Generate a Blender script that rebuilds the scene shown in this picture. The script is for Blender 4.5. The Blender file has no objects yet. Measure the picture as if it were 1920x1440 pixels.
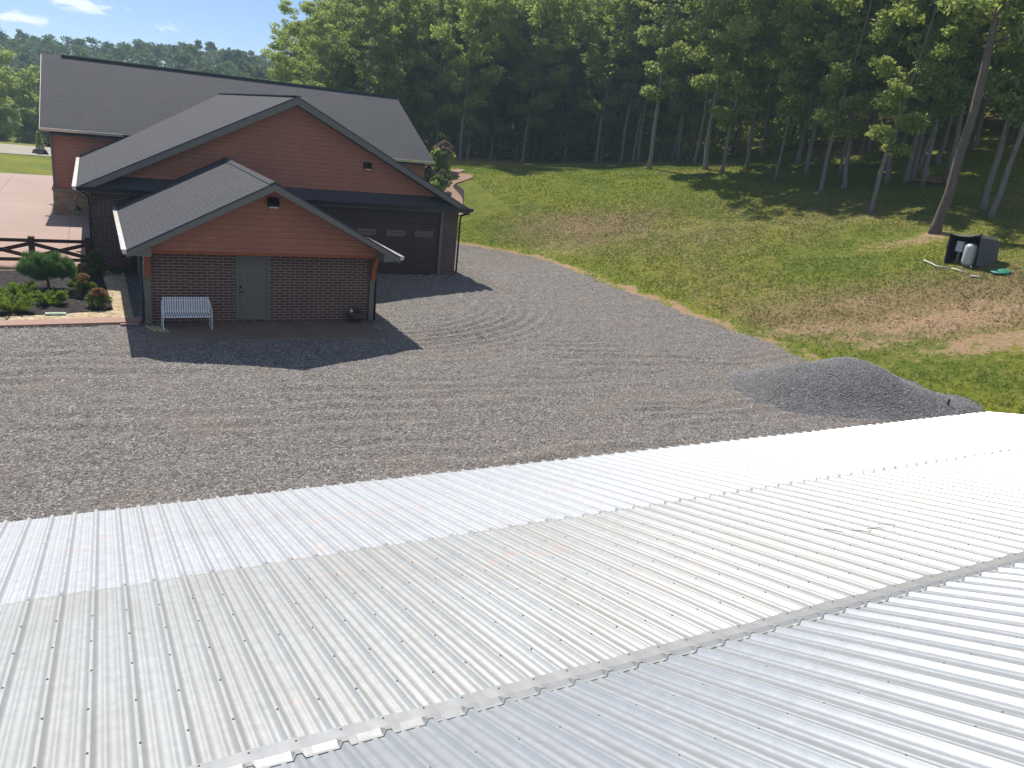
import bpy, math, random
import numpy as np
from mathutils import Vector, Matrix
random.seed(7)
RNG = np.random.default_rng(11)
rad = math.radians
SC = bpy.context.scene
COL = SC.collection

# ------------------------------------------------------------------ camera, sky, sun, exposure
cam_d = bpy.data.cameras.new('camera'); cam = bpy.data.objects.new('camera', cam_d); COL.objects.link(cam)
SC.camera = cam
cam_d.sensor_width = 36.0; cam_d.lens = 1463.078/1920*36.0
cam_d.clip_start = .05; cam_d.clip_end = 4000
Rt = Vector((0.88509803, -0.45382969, 0.10315079)); Dn = Vector((-0.05107007, -0.31500696, -0.94771434)); Fw = Vector((0.46259412, 0.83355218, -0.30198915))
CAMZ = 6.56325
M = Matrix((Rt, -Dn, -Fw)).transposed().to_4x4(); M.translation = Vector((0, 0, CAMZ)); cam.matrix_world = M

SUN_EL, SUN_AZ = 51.0, -2.0        # azimuth clockwise from +Y
w = bpy.data.worlds.new('World'); SC.world = w; w.use_nodes = True
nt = w.node_tree; nt.nodes.clear()
wo = nt.nodes.new('ShaderNodeOutputWorld'); bg = nt.nodes.new('ShaderNodeBackground'); sky = nt.nodes.new('ShaderNodeTexSky')
sky.sky_type = 'NISHITA'; sky.sun_disc = False; sky.sun_elevation = rad(SUN_EL); sky.sun_rotation = rad(SUN_AZ)
sky.altitude = 250; sky.air_density = .7; sky.dust_density = .35; sky.ozone_density = 6
bg.inputs['Strength'].default_value = .085
# small cumulus low ahead, broad added ones behind the camera: noise in the direction vector, bounded by soft ellipsoids
def wn(t): return nt.nodes.new(t)
tc = wn('ShaderNodeTexCoord')
def wmath(op, a, b=None, c=None):
    n = wn('ShaderNodeMath'); n.operation = op
    for i, v in enumerate((a, b, c)):
        if v is None: continue
        if isinstance(v, (int, float)): n.inputs[i].default_value = v
        else: nt.links.new(v, n.inputs[i])
    return n.outputs[0]
def cloud(px, py, pz, rx, rz):
    m = wn('ShaderNodeMapping'); m.vector_type = 'POINT'
    m.inputs['Location'].default_value = (-px/rx, -py/max(.3, rx), -pz/rz); m.inputs['Scale'].default_value = (1/rx, 1/max(.3, rx), 1/rz)
    nt.links.new(tc.outputs['Generated'], m.inputs['Vector'])
    l = wn('ShaderNodeVectorMath'); l.operation = 'LENGTH'; nt.links.new(m.outputs[0], l.inputs[0])
    return wmath('SUBTRACT', 1.0, l.outputs['Value'])
nz = wn('ShaderNodeTexNoise'); nz.inputs['Scale'].default_value = 34; nz.inputs['Detail'].default_value = 7; nz.inputs['Roughness'].default_value = .62
nz.inputs['Distortion'].default_value = .4
mp = wn('ShaderNodeMapping'); mp.inputs['Scale'].default_value = (1, 1, 2.6); nt.links.new(tc.outputs['Generated'], mp.inputs['Vector']); nt.links.new(mp.outputs[0], nz.inputs['Vector'])
acc = None
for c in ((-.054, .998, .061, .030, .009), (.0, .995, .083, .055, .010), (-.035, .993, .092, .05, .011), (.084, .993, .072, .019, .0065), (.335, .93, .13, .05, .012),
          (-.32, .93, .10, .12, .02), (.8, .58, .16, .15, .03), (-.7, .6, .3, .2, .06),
          (.1, -.85, .45, .6, .34), (-.75, -.45, .45, .4, .28), (.75, -.4, .5, .42, .28), (0, -.3, .95, .5, .2)):  # last row: broad unseen clouds behind the camera, added to lift shadow fill
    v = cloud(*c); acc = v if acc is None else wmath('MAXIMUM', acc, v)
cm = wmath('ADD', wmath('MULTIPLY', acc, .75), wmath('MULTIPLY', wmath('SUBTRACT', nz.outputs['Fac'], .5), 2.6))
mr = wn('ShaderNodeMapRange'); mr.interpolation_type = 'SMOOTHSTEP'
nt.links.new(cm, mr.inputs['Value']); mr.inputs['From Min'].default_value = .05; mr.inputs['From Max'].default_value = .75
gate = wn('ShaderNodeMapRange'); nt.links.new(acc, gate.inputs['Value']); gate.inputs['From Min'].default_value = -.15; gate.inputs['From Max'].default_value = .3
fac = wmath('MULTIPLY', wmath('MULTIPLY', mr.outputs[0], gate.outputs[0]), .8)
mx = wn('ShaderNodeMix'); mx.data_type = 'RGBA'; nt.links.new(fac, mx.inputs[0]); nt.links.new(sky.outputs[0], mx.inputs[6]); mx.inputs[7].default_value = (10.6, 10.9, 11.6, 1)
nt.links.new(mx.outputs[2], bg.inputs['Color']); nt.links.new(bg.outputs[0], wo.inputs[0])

sd = bpy.data.lights.new('sun', 'SUN'); sd.energy = 4.2; sd.angle = rad(.53); sd.color = (1, .93, .83)
sun = bpy.data.objects.new('sun', sd); COL.objects.link(sun)
sv = Vector((math.sin(rad(SUN_AZ))*math.cos(rad(SUN_EL)), math.cos(rad(SUN_AZ))*math.cos(rad(SUN_EL)), math.sin(rad(SUN_EL))))
sun.rotation_euler = sv.to_track_quat('Z', 'Y').to_euler(); sun.location = sv*60
SC.view_settings.view_transform = 'Standard'; SC.view_settings.look = 'None'; SC.view_settings.exposure = .42; SC.view_settings.gamma = 1
SC.cycles.max_bounces = 7; SC.cycles.transparent_max_bounces = 8

# ------------------------------------------------------------------ materials
HAZE = .0007
def newmat(name):
    m = bpy.data.materials.new(name); m.use_nodes = True; t = m.node_tree; t.nodes.clear()
    o = t.nodes.new('ShaderNodeOutputMaterial'); p = t.nodes.new('ShaderNodeBsdfPrincipled'); t.links.new(p.outputs[0], o.inputs[0])
    p.inputs['Specular IOR Level'].default_value = .3
    return m, t, p, o
def N(t, ty, **k):
    n = t.nodes.new(ty)
    for a, b in k.items(): setattr(n, a, b)
    return n
def inp(t, n, key, v):
    s = n.inputs[key]
    if isinstance(v, bpy.types.NodeSocket): t.links.new(v, s)
    else:
        if isinstance(v, tuple) and len(v) == 3 and s.type == 'RGBA': v = v+(1,)
        s.default_value = v
def vec(t, kind='Object', scale=(1, 1, 1), rot=(0, 0, 0)):
    c = N(t, 'ShaderNodeTexCoord'); m = N(t, 'ShaderNodeMapping'); t.links.new(c.outputs[kind], m.inputs[0])
    m.inputs['Scale'].default_value = scale; m.inputs['Rotation'].default_value = rot
    return m.outputs[0]
def noise(t, v, scale, detail=4, rough=.6, dist=0):
    n = N(t, 'ShaderNodeTexNoise'); inp(t, n, 'Vector', v); inp(t, n, 'Scale', float(scale)); inp(t, n, 'Detail', float(detail)); inp(t, n, 'Roughness', rough); inp(t, n, 'Distortion', float(dist))
    return n.outputs['Fac']
def mrange(t, v, a, b, c=0., d=1.):
    n = N(t, 'ShaderNodeMapRange'); inp(t, n, 'Value', v); inp(t, n, 'From Min', a); inp(t, n, 'From Max', b); inp(t, n, 'To Min', c); inp(t, n, 'To Max', d)
    return n.outputs[0]
def mixc(t, f, a, b, mode='MIX'):
    n = N(t, 'ShaderNodeMix', data_type='RGBA', blend_type=mode)
    inp(t, n, 0, f)
    for i, v in ((6, a), (7, b)): inp(t, n, i, v)
    return n.outputs[2]
def mth(t, op, a, b=0.):
    n = N(t, 'ShaderNodeMath', operation=op); inp(t, n, 0, a); inp(t, n, 1, b); return n.outputs[0]
def bump(t, p, h, strength=.5, dist=.01, normal=None):
    b = N(t, 'ShaderNodeBump'); inp(t, b, 'Height', h); inp(t, b, 'Strength', strength); inp(t, b, 'Distance', dist)
    if normal is not None: t.links.new(normal, b.inputs['Normal'])
    if p is not None: t.links.new(b.outputs[0], p.inputs['Normal'])
    return b.outputs[0]
def plain(name, col, rough=.6, metal=0., var=.15, scale=6., bstr=.15, spec=.3):
    m, t, p, o = newmat(name); v = vec(t); n = noise(t, v, scale, 6)
    c = mixc(t, n, tuple(x*(1-var) for x in col), tuple(min(1, x*(1+var)) for x in col)); inp(t, p, 'Base Color', c)
    inp(t, p, 'Roughness', mrange(t, noise(t, v, scale*2.3), .3, .7, max(0, rough-.08), min(1, rough+.08))); inp(t, p, 'Metallic', metal); inp(t, p, 'Specular IOR Level', spec)
    if bstr: bump(t, p, noise(t, v, scale*8, 3), bstr, .004)
    return m
def brick_mat(name, c1, c2, mortar, bw, rh, ms, kind='UV', var=.5, bstr=.6, rough=.85, off=.5):
    m, t, p, o = newmat(name); v = vec(t, kind)
    def br(a, b, c):
        n = N(t, 'ShaderNodeTexBrick'); inp(t, n, 'Vector', v); inp(t, n, 'Color1', a); inp(t, n, 'Color2', b); inp(t, n, 'Mortar', c); inp(t, n, 'Scale', 1.)
        inp(t, n, 'Mortar Size', ms); inp(t, n, 'Mortar Smooth', .15); inp(t, n, 'Bias', 0.); inp(t, n, 'Brick Width', bw); inp(t, n, 'Row Height', rh); n.offset = off
        return n
    n = br(c1, c2, mortar)
    big = noise(t, v, .9, 3); fine = noise(t, v, 26, 5)
    c = mixc(t, mrange(t, fine, .3, .7, 0, var), n.outputs['Color'], (.0, .0, .0), 'MIX')
    c = mixc(t, .5, n.outputs['Color'], mixc(t, mrange(t, fine, .3, .75), tuple(x*.55 for x in c1), tuple(min(1, x*1.5) for x in c2)), 'MIX')
    c = mixc(t, n.outputs['Fac'], c, mortar)
    c = mixc(t, mrange(t, big, .3, .7, 0, .22), c, (.02, .02, .025))
    inp(t, p, 'Base Color', c); inp(t, p, 'Roughness', rough)
    h = mth(t, 'ADD', mth(t, 'MULTIPLY', n.outputs['Fac'], -1.), mth(t, 'MULTIPLY', fine, .35))
    bump(t, p, h, bstr, .008)
    return m
MAT = {}
MAT['brick'] = brick_mat('brick_dark', (.095, .055, .048), (.155, .085, .068), (.38, .31, .26), .31, .0885, .0105)
MAT['brick_far'] = brick_mat('brick_wing', (.085, .05, .045), (.14, .078, .062), (.29, .24, .21), .31, .0885, .010)
# shakes / shingles
def shingle_mat(name, a, b, gap, bw=.34, rh=.145, bstr=.5, tabs=.35):
    m, t, p, o = newmat(name); v = vec(t, 'UV')
    n = N(t, 'ShaderNodeTexBrick'); inp(t, n, 'Vector', v); inp(t, n, 'Color1', a); inp(t, n, 'Color2', b); inp(t, n, 'Mortar', gap); inp(t, n, 'Scale', 1.)
    inp(t, n, 'Mortar Size', .006); inp(t, n, 'Mortar Smooth', .3); inp(t, n, 'Bias', 0.); inp(t, n, 'Brick Width', bw); inp(t, n, 'Row Height', rh); n.offset = .37
    n2 = N(t, 'ShaderNodeTexBrick'); inp(t, n2, 'Vector', v); inp(t, n2, 'Color1', a); inp(t, n2, 'Color2', b); inp(t, n2, 'Mortar', a); inp(t, n2, 'Scale', 1.)
    inp(t, n2, 'Mortar Size', .0); inp(t, n2, 'Bias', .1); inp(t, n2, 'Brick Width', bw*.43); inp(t, n2, 'Row Height', rh); n2.offset = .21
    sp = N(t, 'ShaderNodeSeparateXYZ'); t.links.new(v, sp.inputs[0])
    fr = mth(t, 'FRACT', mth(t, 'DIVIDE', sp.outputs[1], rh))
    g = noise(t, v, 60, 3); big = noise(t, v, .55, 4)
    c = mixc(t, .5, n.outputs['Color'], n2.outputs['Color'])
    c = mixc(t, mrange(t, g, .35, .7, 0, .35), c, tuple(x*1.9 for x in b))
    c = mixc(t, mrange(t, big, .35, .7, 0, .3), c, tuple(x*.7 for x in a))
    stk = noise(t, vec(t, 'UV', (1.2, 9, 1)), 1.6, 6, .75); c = mixc(t, mrange(t, stk, .3, .72, 0, .5), c, tuple(x*1.8 for x in b))
    c = mixc(t, mrange(t, fr, .0, .16, tabs, 0), c, gap)
    inp(t, p, 'Base Color', c); inp(t, p, 'Roughness', .9); inp(t, p, 'Specular IOR Level', .25)
    h = mth(t, 'ADD', mth(t, 'MULTIPLY', fr, -.8), mth(t, 'ADD', mth(t, 'MULTIPLY', g, .4), mth(t, 'MULTIPLY', n.outputs['Fac'], -.3)))
    bump(t, p, h, bstr, .012)
    return m
MAT['shingle'] = shingle_mat('asphalt_shingle', (.035, .038, .046), (.064, .066, .074), (.018, .018, .021))
MAT['siding'] = shingle_mat('red_shake_siding', (.285, .122, .080), (.345, .152, .102), (.12, .055, .042), bw=.5, rh=.178, bstr=.35, tabs=.45)
MAT['trim'] = plain('grey_trim_paint', (.17, .165, .145), .55, var=.08)
MAT['trim_dark'] = plain('dark_trim_paint', (.07, .07, .068), .5, var=.08)
MAT['gutter'] = plain('aluminium_gutter', (.62, .60, .56), .32, .55, var=.06, bstr=.03)
MAT['gutter_dark'] = plain('dark_bronze_gutter', (.035, .036, .04), .35, .4, var=.1, bstr=.03, spec=.5)
MAT['door'] = plain('grey_green_door_paint', (.175, .178, .155), .5, var=.07, bstr=.05)
MAT['garage'] = plain('dark_brown_garage_door', (.060, .040, .034), .5, var=.1, bstr=.06)
MAT['glass_dim'] = plain('obscured_glass', (.085, .078, .075), .12, 0, var=.4, scale=14, bstr=.0, spec=.8)
MAT['glass_dark'] = plain('dark_glass', (.02, .024, .03), .08, 0, var=.2, bstr=0, spec=.9)
MAT['white'] = plain('white_paint', (.78, .79, .78), .45, var=.05, bstr=.05)
MAT['bench'] = plain('white_powder_coat', (.74, .78, .80), .35, var=.05, bstr=.03, spec=.5)
MAT['black'] = plain('black_metal', (.018, .019, .021), .35, .6, var=.15, bstr=.05, spec=.6)
MAT['lens'] = plain('lamp_lens', (.75, .74, .70), .3, var=.05, bstr=0)
MAT['cedar'] = plain('orange_stained_timber', (.33, .10, .035), .6, var=.35, scale=9, bstr=.3)
MAT['fence'] = plain('dark_brown_stained_timber', (.075, .030, .022), .65, var=.3, scale=11, bstr=.35)
MAT['stick'] = plain('raw_pine_strips', (.62, .50, .27), .7, var=.15, scale=14, bstr=.2)
MAT['beige'] = plain('limewashed_stone', (.33, .29, .21), .85, var=.3, scale=7, bstr=.5)
MAT['pot'] = plain('dark_wicker_planter', (.085, .068, .05), .85, var=.4, scale=22, bstr=.6)
MAT['plastic_green'] = plain('pale_green_plastic', (.42, .56, .42), .5, var=.08, bstr=.1)
MAT['tealgreen'] = plain('green_plastic_lid', (.06, .28, .20), .45, var=.12, bstr=.1)
MAT['tank'] = plain('tank_enamel', (.55, .60, .58), .35, var=.08, bstr=.05, spec=.5)
MAT['pvc'] = plain('white_pipe', (.75, .76, .73), .4, var=.05, bstr=.03)
MAT['cover'] = plain('grey_moulded_cover', (.105, .11, .105), .8, var=.25, scale=5, bstr=.6)
MAT['cover_in'] = plain('black_cover_inside', (.012, .012, .014), .7, var=.2)
MAT['steel_shed'] = plain('galvanised_sheet', (.45, .46, .47), .4, .7, var=.12, scale=4, bstr=.05)
MAT['screw'] = plain('zinc_screw_head', (.30, .30, .31), .4, .8, var=.2, bstr=0)
MAT['wire'] = plain('dark_wire', (.05, .045, .04), .5, .5)
MAT['blockwall'] = plain('brown_block', (.12, .09, .075), .9, var=.4, scale=9, bstr=.6)
MAT['kerb'] = plain('pink_concrete', (.40, .255, .205), .85, var=.2, scale=5, bstr=.3)
MAT['soil'] = plain('red_soil', (.33, .17, .09), .95, var=.3, scale=5, bstr=.6)

def stone_mat():
    m, t, p, o = newmat('ledge_stone'); v = vec(t, 'UV', (1.7, 3.4, 1)); 
    n = N(t, 'ShaderNodeTexVoronoi'); inp(t, n, 'Vector', v); inp(t, n, 'Scale', 1.); n.distance = 'CHEBYCHEV'
    e = N(t, 'ShaderNodeTexVoronoi', feature='DISTANCE_TO_EDGE'); inp(t, e, 'Vector', v); inp(t, e, 'Scale', 1.)
    cr = N(t, 'ShaderNodeValToRGB'); t.links.new(n.outputs['Color'], cr.inputs[0])
    cr.color_ramp.elements[0].color = (.30, .20, .12, 1); cr.color_ramp.elements[1].color = (.44, .34, .20, 1)
    x = cr.color_ramp.elements.new(.35); x.color = (.33, .25, .16, 1); x = cr.color_ramp.elements.new(.6); x.color = (.25, .13, .09, 1)
    f = noise(t, v, 9, 6); c = mixc(t, mrange(t, f, .3, .7, 0, .3), cr.outputs[0], (.5, .4, .27))
    c = mixc(t, mrange(t, e.outputs['Distance'], 0, .05, .8, 0), c, (.16, .12, .08))
    inp(t, p, 'Base Color', c); inp(t, p, 'Roughness', .9); bump(t, p, mth(t, 'ADD', mrange(t, e.outputs['Distance'], 0, .1), f), .7, .02); return m
MAT['stone'] = stone_mat()

def gravel_mat(name, dark, mid, light, tint, scale=30., bs=.9):
    m, t, p, o = newmat(name); v = vec(t, 'Object')
    a = N(t, 'ShaderNodeTexVoronoi'); inp(t, a, 'Vector', v); inp(t, a, 'Scale', scale)
    b = N(t, 'ShaderNodeTexVoronoi'); inp(t, b, 'Vector', v); inp(t, b, 'Scale', scale*.42)
    s1 = N(t, 'ShaderNodeSeparateColor'); t.links.new(a.outputs['Color'], s1.inputs[0]); s2 = N(t, 'ShaderNodeSeparateColor'); t.links.new(b.outputs['Color'], s2.inputs[0])
    k = mth(t, 'ADD', mth(t, 'MULTIPLY', s1.outputs[0], .6), mth(t, 'MULTIPLY', s2.outputs[0], .4))
    cr = N(t, 'ShaderNodeValToRGB'); t.links.new(k, cr.inputs[0]); cr.color_ramp.elements[0].color = dark+(1,); cr.color_ramp.elements[0].position = .12
    cr.color_ramp.elements[1].color = light+(1,); cr.color_ramp.elements[1].position = .95
    x = cr.color_ramp.elements.new(.5); x.color = mid+(1,)
    big = noise(t, v, .35, 6, .6, .6); c = mixc(t, mrange(t, big, .42, .72, 0, .75), cr.outputs[0], mixc(t, k, tuple(x*.75 for x in tint), tint))
    mid2 = noise(t, v, 1.7, 5, .65, .4); c = mixc(t, mrange(t, mid2, .3, .75, .0, .3), c, dark)
    inp(t, p, 'Base Color', c); inp(t, p, 'Roughness', .92); inp(t, p, 'Specular IOR Level', .2)
    h = mth(t, 'ADD', mth(t, 'ADD', mth(t, 'MULTIPLY', a.outputs['Distance'], -1.), mth(t, 'MULTIPLY', b.outputs['Distance'], -.8)), mth(t, 'MULTIPLY', k, .8))
    n1 = bump(t, None, noise(t, vec(t, 'Object', (.8, 2.2, 1)), 4.5, 6, .75, .5), .45, .03)
    bump(t, p, h, bs, .03, n1)
    return m
MAT['gravel'] = gravel_mat('crushed_gravel', (.092, .086, .082), (.252, .236, .221), (.53, .50, .465), (.35, .30, .255), 38.)
MAT['gravel_blue'] = gravel_mat('fresh_blue_gravel', (.11, .112, .118), (.205, .21, .215), (.37, .375, .38), (.22, .21, .20), 40.)
MAT['pebble'] = gravel_mat('tan_pea_gravel', (.30, .22, .13), (.60, .50, .34), (.88, .80, .62), (.62, .46, .27), 15.)
MAT['mulch'] = gravel_mat('dark_mulch', (.012, .011, .012), (.040, .036, .036), (.14, .125, .12), (.05, .04, .035), 26.)

def concrete_mat():
    m, t, p, o = newmat('pink_stained_concrete'); v = vec(t, 'Object')
    n = noise(t, v, .18, 5); f = noise(t, v, 5, 6)
    c = mixc(t, mrange(t, n, .3, .7), (.38, .27, .225), (.44, .33, .285)); c = mixc(t, mrange(t, f, .3, .7, 0, .25), c, (.50, .385, .33))
    # darker orange towards the near end, the change broken up by noise
    sp = N(t, 'ShaderNodeSeparateXYZ'); t.links.new(v, sp.inputs[0])
    c = mixc(t, mth(t, 'MULTIPLY', mrange(t, mth(t, 'ADD', sp.outputs[1], mth(t, 'MULTIPLY', n, 6.)), 38, 48, 1, 0), .45), c, (.38, .215, .125))
    br = N(t, 'ShaderNodeTexBrick'); mp_ = N(t, 'ShaderNodeMapping'); t.links.new(v, mp_.inputs[0]); mp_.inputs['Location'].default_value = (1.1, -1.3, 0)
    t.links.new(mp_.outputs[0], br.inputs['Vector']); inp(t, br, 'Scale', 1.); inp(t, br, 'Brick Width', 4.0); inp(t, br, 'Row Height', 5.5); inp(t, br, 'Mortar Size', .022); br.offset = 0
    c = mixc(t, mth(t, 'MULTIPLY', br.outputs['Fac'], .7), c, (.20, .14, .12))
    inp(t, p, 'Base Color', c); inp(t, p, 'Roughness', .8); bump(t, p, f, .15, .01); return m
MAT['concrete'] = concrete_mat()
def slab_mat():
    m, t, p, o = newmat('brown_stained_slab'); v = vec(t, 'Object')
    n = noise(t, v, 1.1, 6, .65, .5); f = noise(t, v, 12, 6)
    c = mixc(t, mrange(t, n, .3, .7), (.15, .125, .11), (.235, .19, .155)); c = mixc(t, mrange(t, f, .35, .7, 0, .3), c, (.3, .26, .22))
    inp(t, p, 'Base Color', c); inp(t, p, 'Roughness', .6); bump(t, p, f, .2, .006); return m
MAT['slab'] = slab_mat()
def road_mat():
    m, t, p, o = newmat('pale_road'); v = vec(t, 'Object'); n = noise(t, v, .4, 6)
    inp(t, p, 'Base Color', mixc(t, n, (.30, .27, .22), (.48, .43, .35))); inp(t, p, 'Roughness', .9); return m
MAT['road'] = road_mat()
def path_mat():
    m = brick_mat('paver_path', (.36, .20, .13), (.46, .29, .20), (.22, .15, .11), .22, .11, .008, 'Object', bstr=.3); return m
MAT['path'] = path_mat()

def lawn_mat():
    m, t, p, o = newmat('lawn'); v = vec(t, 'Object')
    at = N(t, 'ShaderNodeAttribute', attribute_name='dirt'); dirt = at.outputs['Fac']
    al = N(t, 'ShaderNodeAttribute', attribute_name='dry'); dry = al.outputs['Fac']
    f1 = noise(t, v, 9, 8, .75); f2 = noise(t, v, 2.1, 7, .7, .4); f3 = noise(t, v, 30, 4, .7); big = noise(t, v, .22, 4)
    g = mixc(t, mrange(t, f2, .32, .68), (.11, .165, .032), (.29, .325, .05))
    g = mixc(t, mrange(t, big, .35, .65, 0, .6), g, (.38, .365, .040))
    g = mixc(t, mrange(t, f1, .35, .7, 0, .5), g, (.06, .10, .022))
    d = mixc(t, mrange(t, f1, .3, .7), (.25, .17, .095), (.38, .28, .165))
    s = mixc(t, mrange(t, f1, .3, .7), (.37, .22, .13), (.55, .40, .26))
    dm = mrange(t, mth(t, 'ADD', dry, mth(t, 'MULTIPLY', mth(t, 'SUBTRACT', mth(t, 'MULTIPLY', mth(t, 'ADD', f1, f2), .5), .5), 3.2)), .25, .75)
    c = mixc(t, mth(t, 'MULTIPLY', dm, .8), g, d)
    sm = mrange(t, mth(t, 'ADD', dirt, mth(t, 'MULTIPLY', mth(t, 'SUBTRACT', mth(t, 'MULTIPLY', mth(t, 'ADD', f1, f2), .5), .5), 3.0)), .42, .68)
    c = mixc(t, sm, c, s)
    inp(t, p, 'Base Color', c); inp(t, p, 'Roughness', .95); inp(t, p, 'Specular IOR Level', .1)
    h = mth(t, 'ADD', mth(t, 'MULTIPLY', f1, 1.), mth(t, 'MULTIPLY', f3, .6)); bump(t, p, h, .9, .09); return m
MAT['lawn'] = lawn_mat()

def leaf_mat(name, a, b, tr, hue=.0, gl=.35):
    m, t, p, o = newmat(name); t.nodes.remove(p)
    at = N(t, 'ShaderNodeAttribute', attribute_name='var'); oi = N(t, 'ShaderNodeObjectInfo')
    k = mth(t, 'ADD', mth(t, 'MULTIPLY', at.outputs['Fac'], .75), mth(t, 'MULTIPLY', oi.outputs['Random'], .25))
    c = mixc(t, k, a, b)
    d = N(t, 'ShaderNodeBsdfDiffuse'); inp(t, d, 'Color', c)
    tl = N(t, 'ShaderNodeBsdfTranslucent'); inp(t, tl, 'Color', mixc(t, k, tuple(x*.7 for x in tr), tr))
    g = N(t, 'ShaderNodeBsdfGlossy'); inp(t, g, 'Roughness', .6); inp(t, g, 'Color', (.6, .65, .6))
    m1 = N(t, 'ShaderNodeMixShader'); m1.inputs[0].default_value = .42; t.links.new(d.outputs[0], m1.inputs[1]); t.links.new(tl.outputs[0], m1.inputs[2])
    m2 = N(t, 'ShaderNodeMixShader'); m2.inputs[0].default_value = .05; t.links.new(m1.outputs[0], m2.inputs[1]); t.links.new(g.outputs[0], m2.inputs[2])
    t.links.new(m2.outputs[0], o.inputs[0]); return m
MAT['leaf'] = leaf_mat('oak_leaves', (.10, .155, .05), (.33, .40, .14), (.62, .74, .20))
MAT['leaf_light'] = leaf_mat('maple_leaves', (.13, .20, .05), (.38, .45, .13), (.66, .80, .18))
MAT['leaf_far'] = leaf_mat('hillside_leaves', (.045, .085, .025), (.11, .17, .04), (.15, .24, .04))
MAT['juniper'] = leaf_mat('juniper_needles', (.13, .22, .03), (.30, .42, .05), (.34, .46, .05))
MAT['pine'] = leaf_mat('pine_needles', (.05, .125, .04), (.13, .25, .07), (.14, .28, .06))
MAT['barberry'] = leaf_mat('orange_tip_leaves', (.20, .18, .05), (.50, .22, .09), (.45, .24, .08))
MAT['barberry_low'] = leaf_mat('green_shrub_leaves', (.07, .13, .03), (.18, .24, .06), (.20, .30, .05))
MAT['crape'] = leaf_mat('russet_leaves', (.26, .19, .13), (.52, .33, .24), (.42, .28, .18))
MAT['grass'] = leaf_mat('grass_blades', (.07, .13, .02), (.19, .25, .035), (.24, .36, .04))
MAT['drygrass'] = leaf_mat('dry_grass_blades', (.19, .15, .07), (.33, .26, .14), (.25, .2, .1))
def bark_mat(name, a, b):
    m, t, p, o = newmat(name); v = vec(t, 'Object', (6, 6, 1.2)); n = noise(t, v, 2.2, 8, .7, .8); q = noise(t, vec(t, 'Object'), .9, 3)
    c = mixc(t, mrange(t, n, .3, .7), a, b); c = mixc(t, mrange(t, q, .4, .7, 0, .4), c, (.17, .18, .15)); inp(t, p, 'Base Color', c); inp(t, p, 'Roughness', .95); bump(t, p, n, .8, .03); return m
MAT['bark'] = bark_mat('grey_bark', (.13, .11, .095), (.36, .32, .28))
MAT['bark_dark'] = bark_mat('dark_bark', (.085, .065, .058), (.23, .17, .145))

def roof_mat(name, base, dirtc, dirt_amt, met, rough, rust=.0):
    m, t, p, o = newmat(name); v = vec(t, 'Object')
    a = noise(t, vec(t, 'Object', (1.6, .35, 1)), 1.3, 6, .65, .3); s = noise(t, v, .8, 6, .7, .5); f = noise(t, v, 11, 6, .7)
    c = mixc(t, mrange(t, a, .35, .75, 0, dirt_amt), base, dirtc)
    c = mixc(t, mrange(t, mth(t, 'ADD', mth(t, 'MULTIPLY', s, .8), mth(t, 'MULTIPLY', f, .2)), .55, .72, 0, dirt_amt*.8), c, tuple(x*.72 for x in dirtc))
    if rust:
        r = noise(t, vec(t, 'Object', (1.0, 2.6, 1)), 1.5, 7, .75, .8); r2 = noise(t, v, .45, 3)
        k = mth(t, 'MULTIPLY', mrange(t, r, .56, .72), mrange(t, r2, .40, .56))
        c = mixc(t, mth(t, 'MULTIPLY', k, rust), c, (.78, .38, .24))
    inp(t, p, 'Base Color', c); inp(t, p, 'Metallic', met)
    inp(t, p, 'Roughness', mrange(t, f, .3, .7, rough-.05, rough+.07)); inp(t, p, 'Specular IOR Level', .5)
    bump(t, p, noise(t, vec(t, 'Object', (1.2, .5, 1)), 2.2, 3), .03, .02); return m
MAT['roof_low'] = roof_mat('bright_roof_sheet', (.575, .60, .625), (.50, .51, .52), .5, .40, .43, .55)
MAT['roof_up'] = roof_mat('weathered_roof_sheet', (.475, .495, .495), (.40, .395, .365), .6, .40, .45, .4)
MAT['roof_near'] = roof_mat('blue_grey_roof_sheet', (.42, .45, .475), (.38, .40, .415), .35, .40, .42, .0)
MAT['flash'] = roof_mat('flashing_sheet', (.47, .48, .475), (.40, .40, .385), .4, .3, .36, .0)

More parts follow.
